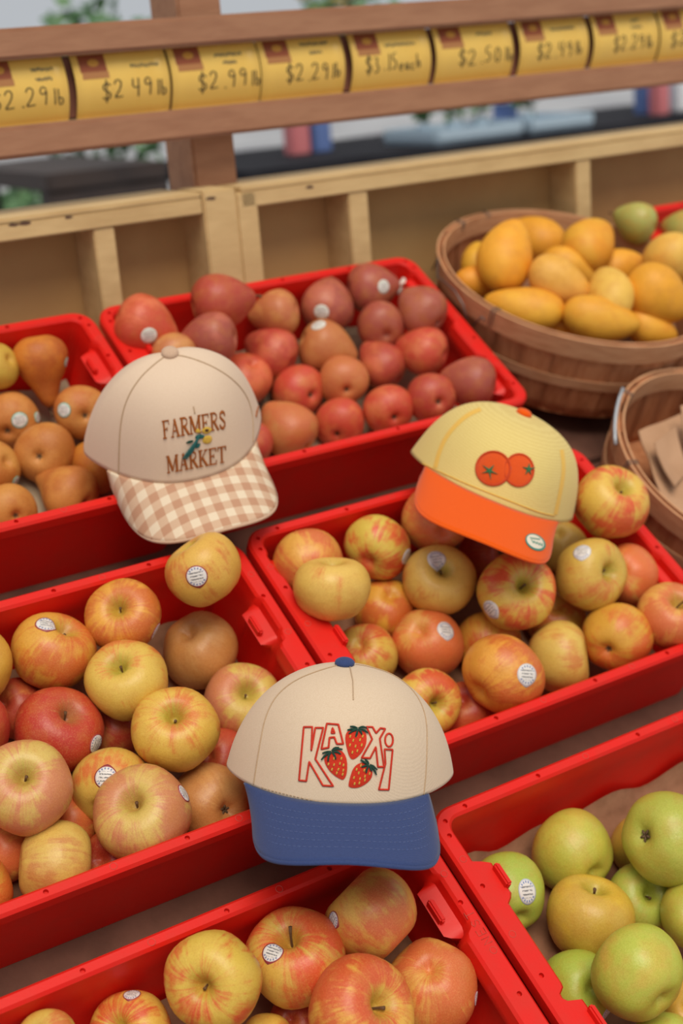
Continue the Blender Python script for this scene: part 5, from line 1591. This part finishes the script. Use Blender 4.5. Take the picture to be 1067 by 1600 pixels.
# ------------------------------------------------------------------ the yard behind the stand (far out of focus)
M['blackplastic'] = plain('black_plastic', srgb(30, 30, 36), .85, srgb(40, 40, 46), 6, spec=.15)
M['darkwood'] = plain('dark_timber', srgb(60, 48, 44), .7, srgb(44, 36, 36), 5)
M['paleblue'] = plain('pale_blue_plastic', srgb(170, 190, 205), .5)
M['leafgreen'] = plain('leaf_green', srgb(92, 128, 84), .6, srgb(66, 104, 66), 8)
M['whiteplas'] = plain('white_plastic', srgb(226, 228, 232), .5)
M['pinkplas'] = plain('pink_plastic', srgb(206, 120, 124), .5)
M['blueplas'] = plain('blue_plastic', srgb(96, 120, 176), .5)
M['redflower'] = plain('red_petals', srgb(206, 70, 70), .6)
M['yellowflower'] = plain('yellow_petals', srgb(226, 190, 60), .6)
M['greycar'] = plain('grey_bin', srgb(150, 154, 160), .5)

def bench(Y, pxl, pxr, py, dpt, m, label, name='display_bench', legs=True):
    a = at_Y(pxl, py, Y); b2 = at_Y(pxr, py, Y)
    zt = at_Y((pxl + pxr) / 2, py, Y).z
    root = empty(name, Matrix.Translation(((a.x + b2.x) / 2, Y + dpt / 2, 0)))
    tag(root, label, 'bench')
    w = (b2.x - a.x) / 2
    box_local('top', (-w, -dpt / 2, zt - .05), (w, dpt / 2, zt), m, root, .006)
    box_local('front_board', (-w, -dpt / 2, zt - .42), (w, -dpt / 2 + .03, zt - .055), m, root, .005)
    for sx in (-1, 1):
        for sy in (-1, 1):
            box_local('leg', (sx * (w - .06) - .04, sy * (dpt / 2 - .08) - .04, 0), (sx * (w - .06) + .04, sy * (dpt / 2 - .08) + .04, zt - .05), m, root, .004)
    return zt, a.x, b2.x, Y

def foliage(seed, rx, rz, n_, leaf):
    rnd = random.Random(seed); mb = MB()
    for k in range(n_):
        th, u = rnd.uniform(0, 2 * PI), rnd.uniform(-.9, 1)
        q = rnd.uniform(.45, 1)
        c = Vector((rx * q * math.sqrt(1 - u * u) * math.cos(th), rx * q * math.sqrt(1 - u * u) * math.sin(th), rz * (1 + u * q)))
        d = Vector((rnd.gauss(0, 1), rnd.gauss(0, 1), rnd.gauss(.4, 1))).normalized()
        s_ = d.orthogonal().normalized() * leaf * .35; nn = d.cross(s_) * .2
        mb.add([c, c + d * leaf * .5 + s_ + nn, c + d * leaf, c + d * leaf * .5 - s_ + nn], [(0, 1, 2, 3)])
    return mb
def potted(Y, px, py_base, h, seed, flower, label, pot='blackplastic', rx=None, name='potted_flower', z=None, n_=160, leaf=.05):
    c = at_Y(px, py_base, Y)
    if z is not None: c.z = z
    root = empty(name, Matrix.Translation(c))
    tag(root, label, 'plant', 'potted plants in the yard')
    r = (rx or h * .4)
    V, F = lathe_grid(lambda t, a: ((r * .55 * (1 + .25 * (1 - t))) * min(1, math.sin(t * PI) * 6) * math.cos(a), (r * .55 * (1 + .25 * (1 - t))) * min(1, math.sin(t * PI) * 6) * math.sin(a), h * .35 * (1 - t)), 10, 14)
    link('pot', mesh('pot', V, F), M[pot], root)
    foliage(seed, r, h * .38, n_, leaf).build('foliage', M['leafgreen'], root, Matrix.Translation((0, 0, h * .28)))
    if flower:
        rnd = random.Random(seed + 1)
        for k in range(7):
            a = rnd.uniform(0, 2 * PI); q = rnd.uniform(.2, .9) * r
            V, F = lathe_grid(lambda t, b_: (.035 * math.sin(t * PI) * math.cos(b_) * (1 + .25 * math.cos(5 * b_)), .035 * math.sin(t * PI) * math.sin(b_) * (1 + .25 * math.cos(5 * b_)), .016 * math.cos(t * PI)), 6, 15)
            link('blossom', mesh('blossom', V, F), M[flower], root, Matrix.Translation((q * math.cos(a), q * math.sin(a), h * rnd.uniform(.8, 1.05))))
    return root

zt, xa, xb, yb = bench(3.1, 380, 1230, 215, .9, M['blackplastic'], 'long black bench seen blurred between the rails')
bench(3.0, 70, 262, 262, .8, M['darkwood'], 'short dark timber bench behind the rails at left')
# flat pale trays with packs of bedding plants on the long bench
def flat_tray(px0, px1, Y, label):
    a = at_Y(px0, 190, Y).x; b2 = at_Y(px1, 190, Y).x
    root = empty('seedling_tray', Matrix.Translation(((a + b2) / 2, Y, zt)))
    tag(root, label, 'seedling tray')
    w = (b2 - a) / 2
    box_local('base', (-w, -.16, 0), (w, .16, .012), M['paleblue'], root, .003)
    for sy in (-1, 1): box_local('side', (-w, sy * .16 - .008, .012), (w, sy * .16 + .008, .05), M['paleblue'], root, .003)
    for sx in (-1, 1): box_local('end', (sx * w - .008, -.152, .012), (sx * w + .008, .152, .05), M['paleblue'], root, .003)
flat_tray(640, 770, 3.32, 'pale blue seedling tray on the long bench, left of centre')
flat_tray(785, 880, 3.32, 'pale blue seedling tray on the long bench beside the first')
for k, (px, fl_, lab) in enumerate(((662, 'redflower', 'red-flowered plant in the left seedling tray'), (708, None, 'leafy green plant in the left seedling tray'), (750, 'redflower', 'pink-red flowered plant at the right end of the left seedling tray'), (822, 'redflower', 'red-flowered plant in the right seedling tray'))):
    potted(3.32, px, 190, .16, 20 + k, fl_, lab, 'paleblue', .042, z=zt + .014, n_=90, leaf=.035)
def carton(px, Y, w, h, m, label):
    c = at_Y(px, 200, Y)
    root = empty('carton', Matrix.Translation((c.x, Y, zt)))
    tag(root, label, 'carton')
    box_local('body', (-w / 2, -w / 2, 0), (w / 2, w / 2, h), M[m], root, .006)
    box_local('lid', (-w / 2 - .004, -w / 2 - .004, h), (w / 2 + .004, w / 2 + .004, h + .012), M['whiteplas'], root, .003)
carton(790, 3.45, .07, .10, 'blueplas', 'small blue carton between the two seedling trays')
carton(1012, 3.4, .08, .13, 'blueplas', 'blue carton on the long bench near the right edge')
carton(1030, 3.28, .06, .14, 'pinkplas', 'pink carton on the long bench near the right edge')
carton(1060, 3.35, .10, .15, 'whiteplas', 'white carton on the long bench at the right edge')
carton(462, 3.5, .07, .11, 'pinkplas', 'pink carton on the long bench right of the post')
carton(496, 3.5, .07, .12, 'blueplas', 'blue carton on the long bench right of the post')
potted(5.0, 150, 120, 1.0, 3, None, 'green leafy shrub beyond the rails at top left', rx=.32, name='potted_shrub', z=.75, n_=420, leaf=.1)
potted(4.6, 30, 300, .5, 5, None, 'green plant beyond the rails at far left, below the price tags', rx=.2, name='potted_shrub', z=.62, n_=200, leaf=.08)
potted(4.8, 540, 60, .5, 8, 'yellowflower', 'yellow-flowered plant glimpsed above the top rail', rx=.24, name='potted_flower', z=1.28, n_=220, leaf=.07)
potted(4.2, 250, 250, 1.25, 9, None, 'pale green plant just left of the brown post', rx=.12, name='potted_shrub', z=0, n_=140, leaf=.06)
